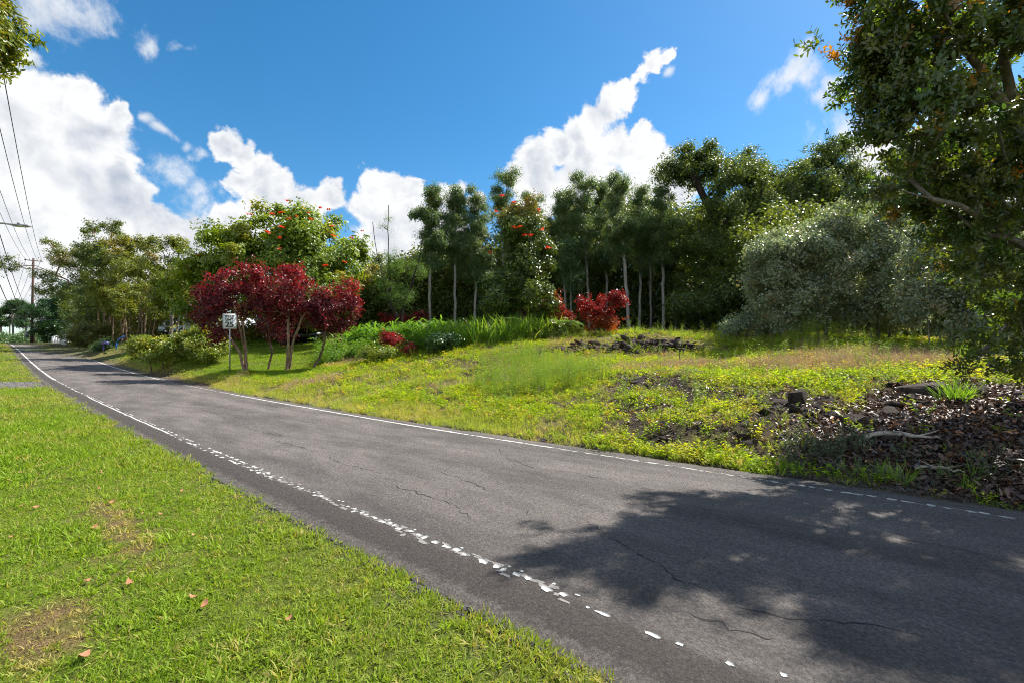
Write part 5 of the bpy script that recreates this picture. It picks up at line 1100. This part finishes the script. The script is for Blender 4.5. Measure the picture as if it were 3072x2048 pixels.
# ------------------------------------------------------------------ lava rocks, boulder, fallen wood, fallen leaves
def rock_meshes(n, seed, flat=.7):
    import bmesh
    out = []
    for k in range(n):
        r = np.random.default_rng(seed + k); bm = bmesh.new()
        dim = np.array([1, r.uniform(.65, .95), r.uniform(.5, flat)])
        for p in range(26):
            v = sph(r); v = np.sign(v) * np.abs(v) ** .8; bm.verts.new(Vector(v * dim * r.uniform(.85, 1.12)))
        res = bmesh.ops.convex_hull(bm, input=bm.verts)
        bmesh.ops.delete(bm, geom=[v for v in res['geom_interior'] if isinstance(v, bmesh.types.BMVert)], context='VERTS')
        me = bpy.data.meshes.new('rock'); bm.to_mesh(me); bm.free(); me.materials.append(M['lava']); out.append(me)
    return out
RK = rock_meshes(9, 500)
def rock_pile(name, label, poly, n, size, spread, rise, seed):
    r = np.random.default_rng(seed); P = np.array(poly)[:, :2]; seg = np.concatenate([[0], np.cumsum(np.hypot(*np.diff(P, axis=0).T))])
    c = P.mean(0); root = tag(empty(name, (c[0], c[1], tz(*c))), label, 'rocks'); b = np.array(root.location)
    for i in range(n):
        q = r.uniform(0, seg[-1]); x = np.interp(q, seg, P[:, 0]) + r.normal(0, spread * .5); y = np.interp(q, seg, P[:, 1]) + r.normal(0, spread); sz = size * r.gamma(4, .25)
        o = obj('rock', RK[i % len(RK)], root, np.array([x, y, tz(x, y) + sz * r.uniform(-.45, .15) + rise * r.random() ** 2]) - b)
        o.scale = (sz * r.uniform(.8, 1.4), sz * r.uniform(.8, 1.2), sz * r.uniform(.7, 1.1)); o.rotation_euler = (r.normal(0, .3), r.normal(0, .3), r.uniform(0, 6.3))
rock_pile('lava_ledge', 'broken dark lava ledge crossing the knoll behind the stake sign', LEDGE[1:], 230, .15, .46, .30, 21)
rock_pile('lava_outcrop', 'small lava outcrop at the left end of the knoll ledge', [LEDGE[0], LEDGE[1]], 44, .13, .28, .10, 22)
rock_pile('lava_bank', 'dark lava rock bank at the edge of the leaf litter', BANK[2:], 150, .12, .42, .05, 23)
rock_pile('lava_bank', 'low mossy lava outcrop in the weeds left of the boulder', [at(*dp(1640, 915)), at(*dp(1780, 935))], 60, .10, .34, .0, 24)
rock_pile('lava_pile', 'lava stones beside the heap of dry twigs', [at(*dp(1390, 862)), at(*dp(1500, 884))], 34, .12, .25, .03, 25)
rock_pile('lava_stones', 'scattered lava stones below the boulder by the road verge', [at(*dp(1500, 1005)), at(*dp(1660, 985)), at(*dp(1880, 990))], 26, .07, .3, .0, 26)
bp = at(*dp(1835, 928)); bo = obj('boulder', RK[2], None, (bp[0], bp[1], tz(bp[0], bp[1]) + .16)); bo.scale = (.30, .28, .34); bo.rotation_euler = (.2, .35, .8)
tag(bo, 'upright dark lava boulder standing out of the weeds', 'boulder')
for (px, py), sz, lab in (((2110, 905), .42, 'broad dark lava boulder behind the leafy grass tuft'), ((2290, 868), .26, 'brown lava boulder at the right end of the bank')):
    q = at(*dp(px, py)); o = obj('boulder', RK[5], None, (q[0], q[1], tz(q[0], q[1]) + .1 * sz)); o.scale = (sz * 1.3, sz, sz * .8); o.rotation_euler = (.1, -.2, px); tag(o, lab, 'boulder')

def stick(name, pts, rad, label, seed, twigs=2):
    r = np.random.default_rng(seed); W = [at(*dp(*p)) for p in pts]; W = [np.array([w[0], w[1], tz(w[0], w[1]) + rad * 1.2 + .03]) for w in W]
    b = W[0]; root = tag(empty(name, b), label, 'branch'); n = 14; q = np.linspace(0, len(W) - 1, n); path = np.stack([np.interp(q, range(len(W)), [w[k] for w in W]) for k in range(3)], 1) - b
    path[1:-1] += r.normal(0, rad * .7, (n - 2, 3)) * np.array([1, 1, .5])
    MB().tube(path, np.linspace(rad, rad * .35, n) * r.uniform(.8, 1.25, n), 7).build('limb', M['wood'], root, True)
    for k in range(twigs):
        i = int(r.integers(4, n - 2)); d = unit([r.normal(), r.normal(), .25]); MB().tube([path[i], path[i] + d * .2, path[i] + d * .38 + r.normal(0, .04, 3)], [rad * .4, rad * .25, rad * .1], 5).build('twig', M['wood'], root, True)
stick('fallen_branch', [(1985, 1016), (2040, 1008), (2090, 1012), (2160, 1022)], .045, 'thick pale fallen branch lying on the leaf litter', 1)
stick('fallen_branch', [(2100, 1088), (2160, 1090), (2215, 1100)], .03, 'thin fallen branch on the litter close to the road', 2)
stick('fallen_branch', [(2220, 874), (2290, 876), (2345, 878)], .025, 'pale stick behind the bank at the right border', 3)
stick('fallen_branch', [(1690, 738), (1660, 745)], .05, 'bleached limb arching beside the shaded wood edge', 4)
def twig_heap():
    r = np.random.default_rng(3); c = at(*dp(1568, 862)); root = tag(empty('twig_heap', c), 'heap of bleached dry twigs below the stake sign', 'twigs')
    for i in range(46):
        p = np.array([r.normal(0, .4), r.normal(0, .3), .05 + abs(r.normal(0, .1))]); d = unit([r.normal(), r.normal(), r.normal(.15, .35)]); L = r.uniform(.25, .65)
        MB().tube([p - d * L / 2, p + r.normal(0, .03, 3), p + d * L / 2], [.009, .007, .003], 4).build('twig', M['wood'], root)
twig_heap()

def leaf_card(L=.09, W=.045):
    n = 7; V = []; 
    for i in range(n):
        f = i / (n - 1); w = W / 2 * math.sin(math.pi * min(1, max(.0, f)) ** .85) ; z = .022 * (2 * f - 1) ** 2
        V += [(L * (f - .5), -w, z + .10 * w * 2), (L * (f - .5), 0, z), (L * (f - .5), w, z + .12 * w * 2)]
    F = [(3 * i + k, 3 * i + 3 + k, 3 * i + 4 + k, 3 * i + 1 + k) for i in range(n - 1) for k in (0, 1)]
    return mesh_np('fallen_leaf', np.array(V), np.array(F), M['fallen'], True)
FL = leaf_card()
def fallen():
    r = np.random.default_rng(8)
    for (zx, zy, big) in ((410, 1475, 1.5), (640, 1098, 1.1), (430, 1085, 1.1), (960, 852, 1.1), (350, 838, 1), (470, 810, 1), (710, 747, 1), (555, 685, 1.1), (490, 617, 1.1), (400, 606, 1.1), (315, 645, 1.1), (300, 513, 1.1), (200, 470, 1.2), (185, 545, 1.1), (105, 537, 1.2), (45, 507, 1), (500, 538, 1.1), (110, 700, 1.1), (180, 708, 1),
                         (60, 860, 1), (1015, 1205, 1.1), (960, 1163, 1), (1430, 1275, 1.2), (590, 497, 1), (625, 488, 1), (255, 427, 1.1), (150, 390, 1.2), (210, 323, 1.2), (900, 630, 1), (35, 575, 1.1), (95, 455, 1.2), (800, 745, 1)):
        p = at(zx * .6045 / 3, (1100 + zy * .6045) / 3); o = obj('fallen_leaf', FL, None, (p[0], p[1], tz(p[0], p[1]) + .032)); o.scale = [.82 * big * r.uniform(.8, 1.15)] * 3; o.rotation_euler = (r.normal(0, .22), r.normal(0, .2), r.uniform(0, 6.3))
        tag(o, 'dry brown leaf lying on the mown lawn by the road' if big < 1.4 else 'largest orange dry leaf, on the lawn near the lower left corner', 'leaf', 'dry leaves scattered on the lawn')
fallen()
# single clumps one can point at
def clump(name, key, spots, label, cat, seed):
    r = np.random.default_rng(seed); c = np.mean([gp(*s[:2]) if len(s) == 3 else None for s in spots], axis=0)
    P = np.array([gp(s[0], s[1]) - c for s in spots]); n = len(P)
    root = tag(empty(name, c), label, cat)
    o = scatter('foliage', GS[key], P, np.stack([r.normal(0, .08, n), r.normal(0, .08, n), r.uniform(0, 6.28, n)], 1), np.array([s[2] for s in spots]), r.integers(0, 4, n), np.clip(r.normal(.08, .12, n), 0, 1), root); tag(o, kind='stuff')
def ycl(px, py): return at(*dp(px, py))
def uy(px, py, s, n, spread, seed):
    r = np.random.default_rng(seed); p = ycl(px, py); out = []
    for i in range(n):
        x, y = p[0] + r.normal(0, spread), p[1] + r.normal(0, spread); out.append((CU + FPX * x / y, y, s * r.uniform(.75, 1.2)))
    return out
clump('grass_tuft', 'tall', uy(2205, 925, 1.0, 7, .12, 1), 'big leafy green grass tuft on the lava bank', 'grass tuft', 1)
clump('grass_tuft', 'tall', uy(2060, 1108, .55, 6, .15, 2), 'bright grass tuft at the road edge below the litter', 'grass tuft', 2)
clump('grass_tuft', 'tall', uy(2235, 828, .9, 9, .3, 3), 'yellow green grass tuft before the bare stems at the right', 'grass tuft', 3)
clump('weed_clump', 'stalk', uy(1868, 790, 1.5, 26, .5, 4), 'feathery tall weed clump in front of the thicket', 'weeds', 4)
clump('weed_clump', 'stalk', uy(1600, 752, 1.3, 18, .7, 5), 'upright spiky weeds on the crest of the knoll', 'weeds', 5)
clump('weed_clump', 'grey', uy(1960, 1055, 1.5, 10, .3, 6), 'grey green herb clump left of the fallen branch', 'weeds', 6)
clump('weed_clump', 'grey', uy(1850, 1030, 1.5, 10, .3, 7), 'grey green herb clump at the corner of the litter', 'weeds', 7)
clump('weed_clump', 'weed', uy(2100, 870, 1.8, 16, .5, 8), 'yellow leaved weed patch on top of the lava bank', 'weeds', 8)
def fern(u, Y, z0, n, L, label, seed):
    r = np.random.default_rng(seed); c = gp(u, Y); root = tag(empty('tree_fern', c), label, 'fern')
    MB().tube([(0, 0, -.1), (0.03, 0, z0 * .5), (0, .02, z0)], [.11, .09, .08], 8).build('stem', M['bark_dark'], root)
    for i in range(n):
        a = i * 6.283 / n + r.uniform(-.2, .2); lv = Leaves(seed * 10 + i); pts = []
        for k in range(12):
            f = k / 11; pts.append(np.array([math.cos(a) * L * f, math.sin(a) * L * f, z0 + L * (.55 * f - .75 * f * f)]))
        for k in range(11): lv.twig(pts[k], pts[k + 1], .012 * (1 - k / 12))
        sd = np.array([-math.sin(a), math.cos(a), 0])
        for k in range(2, 12):
            w = L * .26 * math.sin(math.pi * (.12 + .86 * k / 12)) + .02
            for q in (-1, 1):
                for e in (0, .5): lv.blade(pts[k] * (1 - e) + pts[k - 1] * e, sd * q + np.array([math.cos(a), math.sin(a), -.2]) * .35, (0, 0, 1), w, .07, .15, .1, 'rhomb')
        obj('frond', lv.mesh('frond', M['fern']), root)
fern(507, 31.5, 1.5, 10, 1.5, 'tree fern with flat fronds left of the flowering tree trunk', 3)
fern(566, 31.8, 1.1, 9, 1.4, 'tree fern spreading fronds between the two red bushes', 4)
fern(490, 32.5, 1.2, 8, 1.3, 'smaller tree fern half sunk in the cane grass', 5)

# ------------------------------------------------------------------ road sign, stake sign, mailbox, pipe, posts
def text_mesh(body, size, mat, name, sx=1.0, bold=.0):
    cu = bpy.data.curves.new(name, 'FONT'); cu.body = body; cu.size = size; cu.align_x = 'CENTER'; cu.align_y = 'CENTER'; cu.extrude = .002; cu.offset = bold; cu.resolution_u = 4
    o = bpy.data.objects.new(name, cu); col.objects.link(o); dg = bpy.context.evaluated_depsgraph_get(); me = bpy.data.meshes.new_from_object(o.evaluated_get(dg)); bpy.data.objects.remove(o); me.name = name
    me.materials.clear(); me.materials.append(mat)
    for v in me.vertices: v.co.x *= sx
    return me
def speed_sign():
    Y = 27.0; b = gp(229.6, Y); root = tag(empty('speed_limit_sign', b), 'white speed limit 25 sign on a thin steel post by the road', 'sign'); root.rotation_euler = (0, 0, math.radians(8))
    zc = EYE + (HV - 321.0) / FPX * Y - b[2]
    MB().box((0, .03, (zc + .30) / 2 - .1), (.055, .045, zc + .5)).build('post', M['metal'], root)
    p = .76; h = .90; r = .05; prof = []
    for cx, cz, a0 in ((p / 2 - r, h / 2 - r, 0), (-p / 2 + r, h / 2 - r, 90), (-p / 2 + r, -h / 2 + r, 180), (p / 2 - r, -h / 2 + r, 270)):
        for k in range(5): a = math.radians(a0 + k * 22.5); prof.append((cx + r * math.cos(a), cz + r * math.sin(a)))
    pan = MB().prism([(x, z + zc) for x, z in prof], -.006, 0).build('panel', M['sheet'], root)
    # black border ring, 2 mm proud
    o = [(x * (1 - .045), z * (1 - .038)) for x, z in prof]; i_ = [(x * (1 - .085), z * (1 - .072)) for x, z in prof]; n = len(prof)
    V = [(x, -.0085, z + zc) for x, z in o] + [(x, -.0085, z + zc) for x, z in i_]; F = [(k, (k + 1) % n, (k + 1) % n + n, k + n) for k in range(n)]
    obj('border', mesh_np('border', np.array(V), np.array(F), M['black']), pan)
    for body, size, dz, sx, bd in (('SPEED', .195, .270, 1.0, .006), ('LIMIT', .195, .088, 1.0, .006), ('25', .43, -.205, 1.12, .012)):
        t = obj('lettering', text_mesh(body, size, M['black'], 'lettering', sx, bd), pan, (0, -.009, zc + dz)); t.rotation_euler = (math.radians(90), 0, 0)
    for dz in (.36, -.39):
        MB().tube([(0, -.012, zc + dz), (0, .06, zc + dz)], .012, 8).build('bolt', M['metal'], root)
speed_sign()
def stake_sign():
    Y = 22.0; b = gp(679.3, Y); root = empty('stake_sign', b); root.scale = (1.2, 1.2, 1.2); tag(root, 'small dark sign on a thin stake standing in the weeds', 'sign')
    MB().box((0, 0, .30), (.022, .022, .9)).build('stake', M['iron'], root)
    pn = MB().box((0, -.012, .69), (.20, .012, .32)).build('panel', M['iron'], root)
    for c, d in (((-.02, -.02, .835), (.13, .004, .03)), ((.01, -.02, .775), (.14, .004, .028)), ((.03, -.02, .705), (.05, .004, .06)), ((0, -.02, .59), (.15, .004, .045)), ((-.05, -.02, .70), (.05, .004, .02))):
        MB().box(c, d).build('print_bar', M['yellowsign'], pn)
stake_sign()
def mailbox():
    b = gp(104.5, 50.0); root = tag(empty('mailbox', b, math.radians(-8)), 'blue violet mailbox on a dark post above the low hedge', 'mailbox')
    prof = [(-.62, 0), (-.62, .34), (-.5, .43), (.5, .43), (.62, .40), (.62, 0)]
    root.scale = (.66, .66, .8)
    bx = MB().prism([(x, z + 1.05) for x, z in prof], -.17, .17).build('box', M['blue'], root)
    MB().box((-.12, -.178, 1.26), (.36, .008, .07)).build('stripe', M['flagred'], bx)
    MB().box((-.66, 0, 1.2), (.06, .26, .30)).build('door', M['blue'], bx)
    MB().box((0, 0, .48), (.10, .10, 1.18)).build('post', M['iron'], root); MB().box((-.14, -.02, .62), (.30, .14, .82)).build('paper_tube', M['blue'], root)
mailbox()
def pipe():
    Y = 50.5; pts = [ray(u, v, Y) for u, v in ((116.3, 349.5), (116.4, 343), (118, 339.6), (121, 337.4), (124, 336))]; b = np.array(pts[0]); b[2] = tz(b[0], b[1])
    q = MB().tube(np.array(pts) - b, .07, 8).build('standpipe', M['bluepipe'], None, True, b); tag(q, 'bent bright blue pipe sticking out of the bank', 'pipe')
pipe()
for i, (u, Y, h) in enumerate(((51.0, 93, 1.3), (52.6, 91, 1.35), (54.6, 88.5, 1.4), (56.4, 86, 1.45), (58.2, 84, 1.5), (60.2, 81.5, 1.6), (62.2, 79, 1.7), (64.3, 77, 1.8), (66.0, 75, 1.85))):
    b = gp(u, Y); o = MB().tube([(0, 0, -.3), (0, 0, h), (0, 0, h + .03)], [.16, .15, .10], 10).build('fence_post', M['white'], None, False, (b[0], b[1], b[2])); o.rotation_euler = (.02 * (i % 3 - 1), .03 * ((i * 7) % 3 - 1), 0)
    tag(o, ('farthest', 'eighth', 'seventh', 'sixth', 'middle', 'fourth', 'third', 'second', 'nearest')[i] + (' round white post of the row at the far road edge' if i in (0, 4, 8) else ' round white post counted from the near end of the row'), 'post', 'row of white posts beyond the roadside grove')
g0, g1 = gp(58, 86), gp(63, 79); c = (g0 + g1) / 2
gr = tag(MB().box((0, 0, 1.75), (float(np.linalg.norm(g1 - g0)) * .62, .08, .10), math.atan2(g1[1] - g0[1], g1[0] - g0[0])).build('rail', M['teal'], None, False, c), 'short greenish rail board behind the white posts', 'rail')

# ------------------------------------------------------------------ utility poles, wires, street lamps
def pole(name, x, y, ztop, label, r=.16, arms=(), lean=0., parts=True):
    g = tz(x, y); root = tag(empty(name, (x, y, g)), label, 'pole', 'power poles along the road'); h = ztop - g
    MB().tube([(0, 0, -.5), (lean * .5, 0, h * .5), (lean, 0, h)], [r, r * .85, r * .65], 10).build('shaft', M['pole'], root, True)
    for k, (dz, w, a) in enumerate(arms):
        arm = MB().box((lean * (1 - dz / h), 0, h - dz), (w, .12, .14), a).build('crossarm', M['pole'], root)
        for q in (-.45, -.2, .2, .45):
            MB().tube([(lean + q * w * math.cos(a), q * w * math.sin(a), h - dz + .07), (lean + q * w * math.cos(a), q * w * math.sin(a), h - dz + .3)], [.06, .045], 6).build('insulator', M['ceramic'], arm)
    return root, h
pa = math.radians(40)
PB = np.array(ray(31.5, 258, 92)); PA = np.array([-22.3, 18.0, 16.6]); PC = np.array(ray(9.8, 306.5, 205)); PD = np.array(ray(1.0, 323, 300))
rootB, hB = pole('utility_pole', PB[0], PB[1], PB[2], 'tall brown power pole with transformer where the road crests', .24, ((.5, 2.6, pa), (2.2, 2.6, pa)), .4)
for dz in (10.6, 11.9, 12.9, 14.2):
    MB().box((-.55, -.1, hB - dz), (.9, .08, .08)).build('bracket', M['pole'], rootB); MB().tube([(-.95, -.1, hB - dz + .04), (-.95, -.1, hB - dz + .4)], [.09, .06], 6).build('insulator', M['ceramic'], rootB)
MB().tube([(-.75, -.15, hB - 16.0), (-.75, -.15, hB - 14.9), (-.75, -.15, hB - 14.8)], [.30, .30, .2], 12).build('transformer', M['grey_can'], rootB, True)
pole('utility_pole', PC[0], PC[1], PC[2], 'farther brown power pole at the left border of the view', .26, ((.6, 2.6, pa),))
pole('utility_pole', PD[0], PD[1], PD[2], 'farthest power pole, cut by the left picture border', .26)
q = gp(34, 100); pole('utility_pole', q[0], q[1], EYE + (HV - 322) / FPX * 100, 'short dark pole stub beside the tall power pole', .22)
rootA, hA = pole('utility_pole', PA[0], PA[1], PA[2], 'near power pole carrying the street lamp, just outside the left border', .17, ((.4, 2.4, pa), (1.8, 2.4, pa)))
def street_lamp(tip, dirx, label, s=1.0):
    tip = np.array(tip); root = tag(empty('street_lamp', tip - np.array(dirx)), label, 'street lamp'); b = np.array(root.location); d = np.array(dirx)
    MB().tube([(0, 0, 0), d * .35 + np.array([0, 0, .10 * s]), d * .7 + np.array([0, 0, .13 * s]), d * .88 + np.array([0, 0, .05 * s])], [.045 * s, .04 * s, .035 * s, .035 * s], 8).build('arm', M['metal'], root, True)
    u_ = d / np.linalg.norm(d); hd = MB(); c = d * .93 + np.array([0, 0, .03 * s]); ang = math.atan2(u_[1], u_[0])
    head = hd.box(c, (.62 * s, .24 * s, .07 * s), ang, .8).build('lamp_head', M['grey_can'], root); MB().box(c - np.array([0, 0, .045 * s]), (.34 * s, .18 * s, .02 * s), ang).build('lens', M['lamp'], head)
    MB().tube([c - u_ * .12 * s + np.array([0, 0, .03 * s]), c - u_ * .12 * s + np.array([0, 0, .11 * s])], .04 * s, 8).build('photocell', M['iron'], head)
street_lamp(ray(27.5, 226, 18.3), (3.0, .35, .15), 'slim grey street lamp arm reaching in from the left border')
street_lamp(ray(12, 310, 150), (-4.4, -1.0, -1.6), 'far street lamp arm beside the tall power pole', 1.6)
def wire(a, b, sag, label, rad=.022):
    a = np.array(a, float); b = np.array(b, float); f = np.linspace(0, 1, 24)[:, None]; P = a * (1 - f) + b * f; P[:, 2] -= (4 * f * (1 - f))[:, 0] * sag
    o = MB().tube(P - a, rad, 4, False).build('wire', M['wire'], None, True, a); tag(o, label, 'wire', 'power lines beside the road')
ca, sa = math.cos(pa), math.sin(pa); Lw = 'thin power line between the near pole and the tall pole'
for q, w_ in ((-.45, 'leftmost'), (-.2, 'second from left'), (.2, 'third from left'), (.45, 'rightmost')):
    wire(PA + np.array([q * 2.4 * ca, q * 2.4 * sa, 0]), PB + np.array([.4 + q * 2.6 * ca, q * 2.6 * sa, -.2]), 1.6, 'thin power line to the tall pole, ' + w_ + ' of the upper four')
for dzA, dzB, sg, xo, w_ in ((3.0, 10.2, 1.2, -.9, 'highest'), (4.2, 12.6, 1.5, -.9, 'middle'), (6.5, 14.0, 2.0, -.9, 'lowest')):
    wire(PA - np.array([0, 0, dzA]), PB + np.array([xo, -.1, -dzB]), sg, w_ + ' of the three slack cables below the power lines', .03)
for q, w_ in ((-.4, 'left'), (0, 'middle'), (.4, 'right')): wire(PB + np.array([.4 + q * 2.6 * ca, q * 2.6 * sa, -.2]), PC + np.array([q * 2.6 * ca, q * 2.6 * sa, -.6]), 3, w_ + ' thin power line beyond the tall pole', .03)
wire(PB + np.array([0, 0, -11]), np.array(ray(-40, 322, 70)), .8, 'service cable crossing the road at the far left', .03)
wire(PB + np.array([0, 0, -12]), np.array(ray(150, 310, 70)), 1.0, 'service cable running from the tall pole into the grove', .03)

# ---- flat topped far trees behind the crest
def albizia(u, Y, tiers, label, seed):
    b = gp(u, Y); r = np.random.default_rng(seed); k = Y / FPX
    lob = [(uu, vv, w, 1.8, r.uniform(-3, 3), w * k * .6) for (uu, vv, w) in tiers]
    make_tree('flat_crowned_tree', label, 'tree', Y, u, lob, [[(u, None, 0), (u - 1, 328, 0), (u - 2, min(t_[1] for t_ in tiers) + 6, 0)]], 46, 1.5, 1100, 'dark', 1.6, 'bark_grey', .35, seed, upbias=.3, tint=rare(.5, .2, .8), rmin=.06)
albizia(14, 190, [(6, 310, 9), (18, 306, 9), (10, 318, 8), (24, 315, 6)], 'far flat crowned tree behind the second power pole', 951)
albizia(27, 180, [(20, 304, 7), (30, 312, 8), (22, 322, 7), (32, 325, 5)], 'far flat crowned tree left of the tall pole foot', 952)
albizia(2, 200, [(0, 312, 8), (6, 322, 8), (-4, 318, 6)], 'far flat crowned tree cut by the left border', 953)
def farhedge():
    r = np.random.default_rng(66); n = 1600; u = r.uniform(-60, 48, n); Y = r.uniform(150, 175, n); x = (u - CU) / FPX * Y; g = terrain(x, Y); z = g + r.random(n) * (5.0 + 4.5 * fbm(u * .08, Y * .02, 12))
    tag(scatter('far_woods', SP['dark'], np.stack([x, Y, z], 1), np.stack([np.zeros(n), r.uniform(0, .8, n), r.uniform(0, 6.3, n)], 1), r.uniform(1.4, 2.2, n), r.integers(0, 4, n), r.uniform(.2, .8, n)), 'low far woods beyond the crest of the road', 'woods', kind='stuff')
farhedge()

# ------------------------------------------------------------------ vehicles and buildings half hidden in the yard
def car(name, b, rz, paint, label, s=1.0, pickup=False):
    root = tag(empty(name, b, rz), label, 'car'); root.scale = (s, s, s)
    L = 2.3; body = MB()
    low = [(-L, .42), (-L - .04, .70), (-L + .05, .98), (-.95, 1.02), (L - .9, 1.02), (L - .05, .90), (L + .04, .62), (L, .38), (1.95, .34), (-1.95, .34)]
    body.prism(low, -.88, .88)
    cab = [(-1.95, 1.0), (-1.72, 1.62), (-1.4, 1.72), (.35, 1.72), (.62, 1.66), (1.35, 1.03)] if not pickup else [(-.75, 1.0), (-.62, 1.62), (-.4, 1.70), (.4, 1.70), (.62, 1.62), (1.3, 1.03)]
    n = len(cab); P = [(p[0], -.84 + (.14 if p[1] > 1.2 else 0), p[1]) for p in cab] + [(p[0], .84 - (.14 if p[1] > 1.2 else 0), p[1]) for p in cab]
    body.add(P, [tuple(range(n)), tuple(range(n, 2 * n))[::-1]] + [(i, i + n, (i + 1) % n + n, (i + 1) % n) for i in range(n)])
    bd = body.build('body', M[paint], root)
    x0, x1 = (-1.6, .75) if not pickup else (-.5, .75)
    for sy in (-1, 1):
        for a, c in ((x0, (x0 + x1) / 2 - .06), ((x0 + x1) / 2 + .06, x1)):
            V = [(a, sy * .835, 1.08), (c, sy * .835, 1.08), (c - .05 * (c > .4) - (.42 if c == x1 else 0), sy * .728, 1.58), (a + (.10 if a == x0 else 0), sy * .728, 1.58)]
            obj('side_window', mesh_np('side_window', np.array(V) + np.array([0, sy * .006, 0]), np.array([(0, 1, 2, 3)]), M['glass']), root)
        MB().box((.95, sy * .95, 1.08), (.12, .16, .12)).build('mirror', M[paint], root)
        MB().box((L - .12, sy * .62, .80), (.26, .36, .14)).build('headlight', M['lamp'], root); MB().box((-L + .02, sy * .70, .84), (.10, .20, .26)).build('tail_light', M['lampred'], root)
        for x in (1.42, -1.38):
            w = MB().tube([(x, sy * .72, .36), (x, sy * .93, .36)], .36, 20).build('wheel', M['rubber'], root); MB().tube([(x, sy * .90, .36), (x, sy * .945, .36)], .21, 14).build('rim', M['chrome'], w)
    f = 1.35 if not pickup else 1.3
    obj('windscreen', mesh_np('windscreen', np.array([(f - .06, -.74, 1.09), (f - .06, .74, 1.09), (.66, .64, 1.63), (.66, -.64, 1.63)]) + np.array([.03, 0, .02]), np.array([(0, 1, 2, 3)]), M['glass']), root)
    obj('rear_window', mesh_np('rear_window', np.array([(cab[0][0] - .005, -.72, 1.06), (cab[0][0] - .005, .72, 1.06), (cab[1][0] - .02, .64, 1.58), (cab[1][0] - .02, -.64, 1.58)]) - np.array([.02, 0, 0]), np.array([(0, 1, 2, 3)]), M['glass']), root)
    MB().box((L + .02, 0, .50), (.14, 1.6, .20)).build('bumper', M['iron'], root); MB().box((-L - .02, 0, .50), (.14, 1.6, .22)).build('bumper', M['iron'], root)
car('parked_car', gp(299, 46), math.radians(20), 'carblack', 'black car parked on the yard behind the red trees', 1.12)
car('parked_car', gp(183, 62), math.radians(5), 'carsilver', 'pale blue car glimpsed between trunks left of the red trees', 1.1)
car('parked_pickup', gp(200, 58), math.radians(190), 'carsilver', 'pale pickup half hidden by the leftmost red tree', 1.1, True)
def shed(name, b, rz, dims, wall, roofm, label, pitch=.5, flat=False):
    L, W, H = dims; root = tag(empty(name, b, rz), label, 'building')
    MB().box((0, 0, H / 2 - .3), (L, W, H + .6)).build('wall', M[wall], root)
    if flat:
        rf = MB().box((0, 0, H + .09), (L + .3, W + .3, .14)).build('roof', M[roofm], root)
        nb = int(L / .35)
        for i in range(nb): MB().box((-L / 2 + (i + .5) * L / nb, -W / 2 - .022, H / 2), (.10, .05, H * .94)).build('rib', M[wall], root)
    else:
        pr = [(-W / 2 - .4, H - .05), (0, H + pitch * W / 2), (W / 2 + .4, H - .05), (W / 2 + .4, H + .05), (0, H + pitch * W / 2 + .12), (-W / 2 - .4, H + .05)]
        P = [(-L / 2 - .4, y, z) for y, z in pr] + [(L / 2 + .4, y, z) for y, z in pr]; n = 6
        MB().add(P, [(0, 1, 4, 5), (1, 2, 3, 4), (11, 10, 7, 6), (10, 9, 8, 7)] + [(i, i + n, (i + 1) % n + n, (i + 1) % n) for i in range(n)]).build('roof', M[roofm], root)
        G = MB(); G.add([(-L / 2, -W / 2, H), (-L / 2, W / 2, H), (-L / 2, 0, H + pitch * W / 2 - .03)], [(0, 1, 2)]); G.add([(L / 2, -W / 2, H), (L / 2, W / 2, H), (L / 2, 0, H + pitch * W / 2 - .03)], [(0, 1, 2)]); G.build('gable', M[wall], root)
        for i in range(int(L / 3)):
            x = -L / 2 + 1.5 + i * 3; w = MB().box((x, -W / 2 - .02, H * .58), (1.2, .08, 1.1)).build('window', M['white'], root)
            for q in (-.29, .29): MB().box((x + q, -W / 2 - .066, H * .58), (.5, .02, .95)).build('pane', M['glass'], w)
    return root
shed('container_shed', gp(352, 60), math.radians(12), (4.2, 2.4, 2.4), 'steelwall', 'steelwall', 'cream ribbed container beyond the yard', flat=True)
sh = shed('open_shed', gp(371, 61), math.radians(-8), (4.6, 3.0, 2.2), 'steelwall', 'metal', 'small open shed with a flat roof right of the container', flat=True)
shed('yard_house', gp(205, 72), math.radians(10), (12, 8, 3.2), 'wall', 'teal', 'pale house with a teal roof hidden behind the grove')
shed('yard_building', gp(300, 70), math.radians(4), (10, 6, 3.0), 'white', 'metal', 'white building glimpsed through the red tree leaves')
b = gp(379, 55); yl = tag(empty('yard_lamp', b), 'small round lamp on a thin post beside the sheds', 'lamp post'); MB().tube([(0, 0, -.2), (0, 0, 3.0)], .05, 8).build('post', M['iron'], yl); MB().tube([(0, 0, 3.0), (0, 0, 3.08), (0, 0, 3.25), (0, 0, 3.4), (0, 0, 3.46)], [.06, .18, .23, .16, .03], 12).build('globe', M['lamp'], yl, True)
q = gp(938, 15.5)
wt = tag(MB().prism([(-1.1, .0), (-1.0, .34), (.9, .40), (1.2, .05)], -.4, .4).build('scrap_sheet', M['grey_can'], None, False, (q[0] + 3.0, q[1] - .4, tz(q[0] + 3.0, q[1] - .4))), 'grey weathered scrap sheet lying under the near tree', 'scrap')
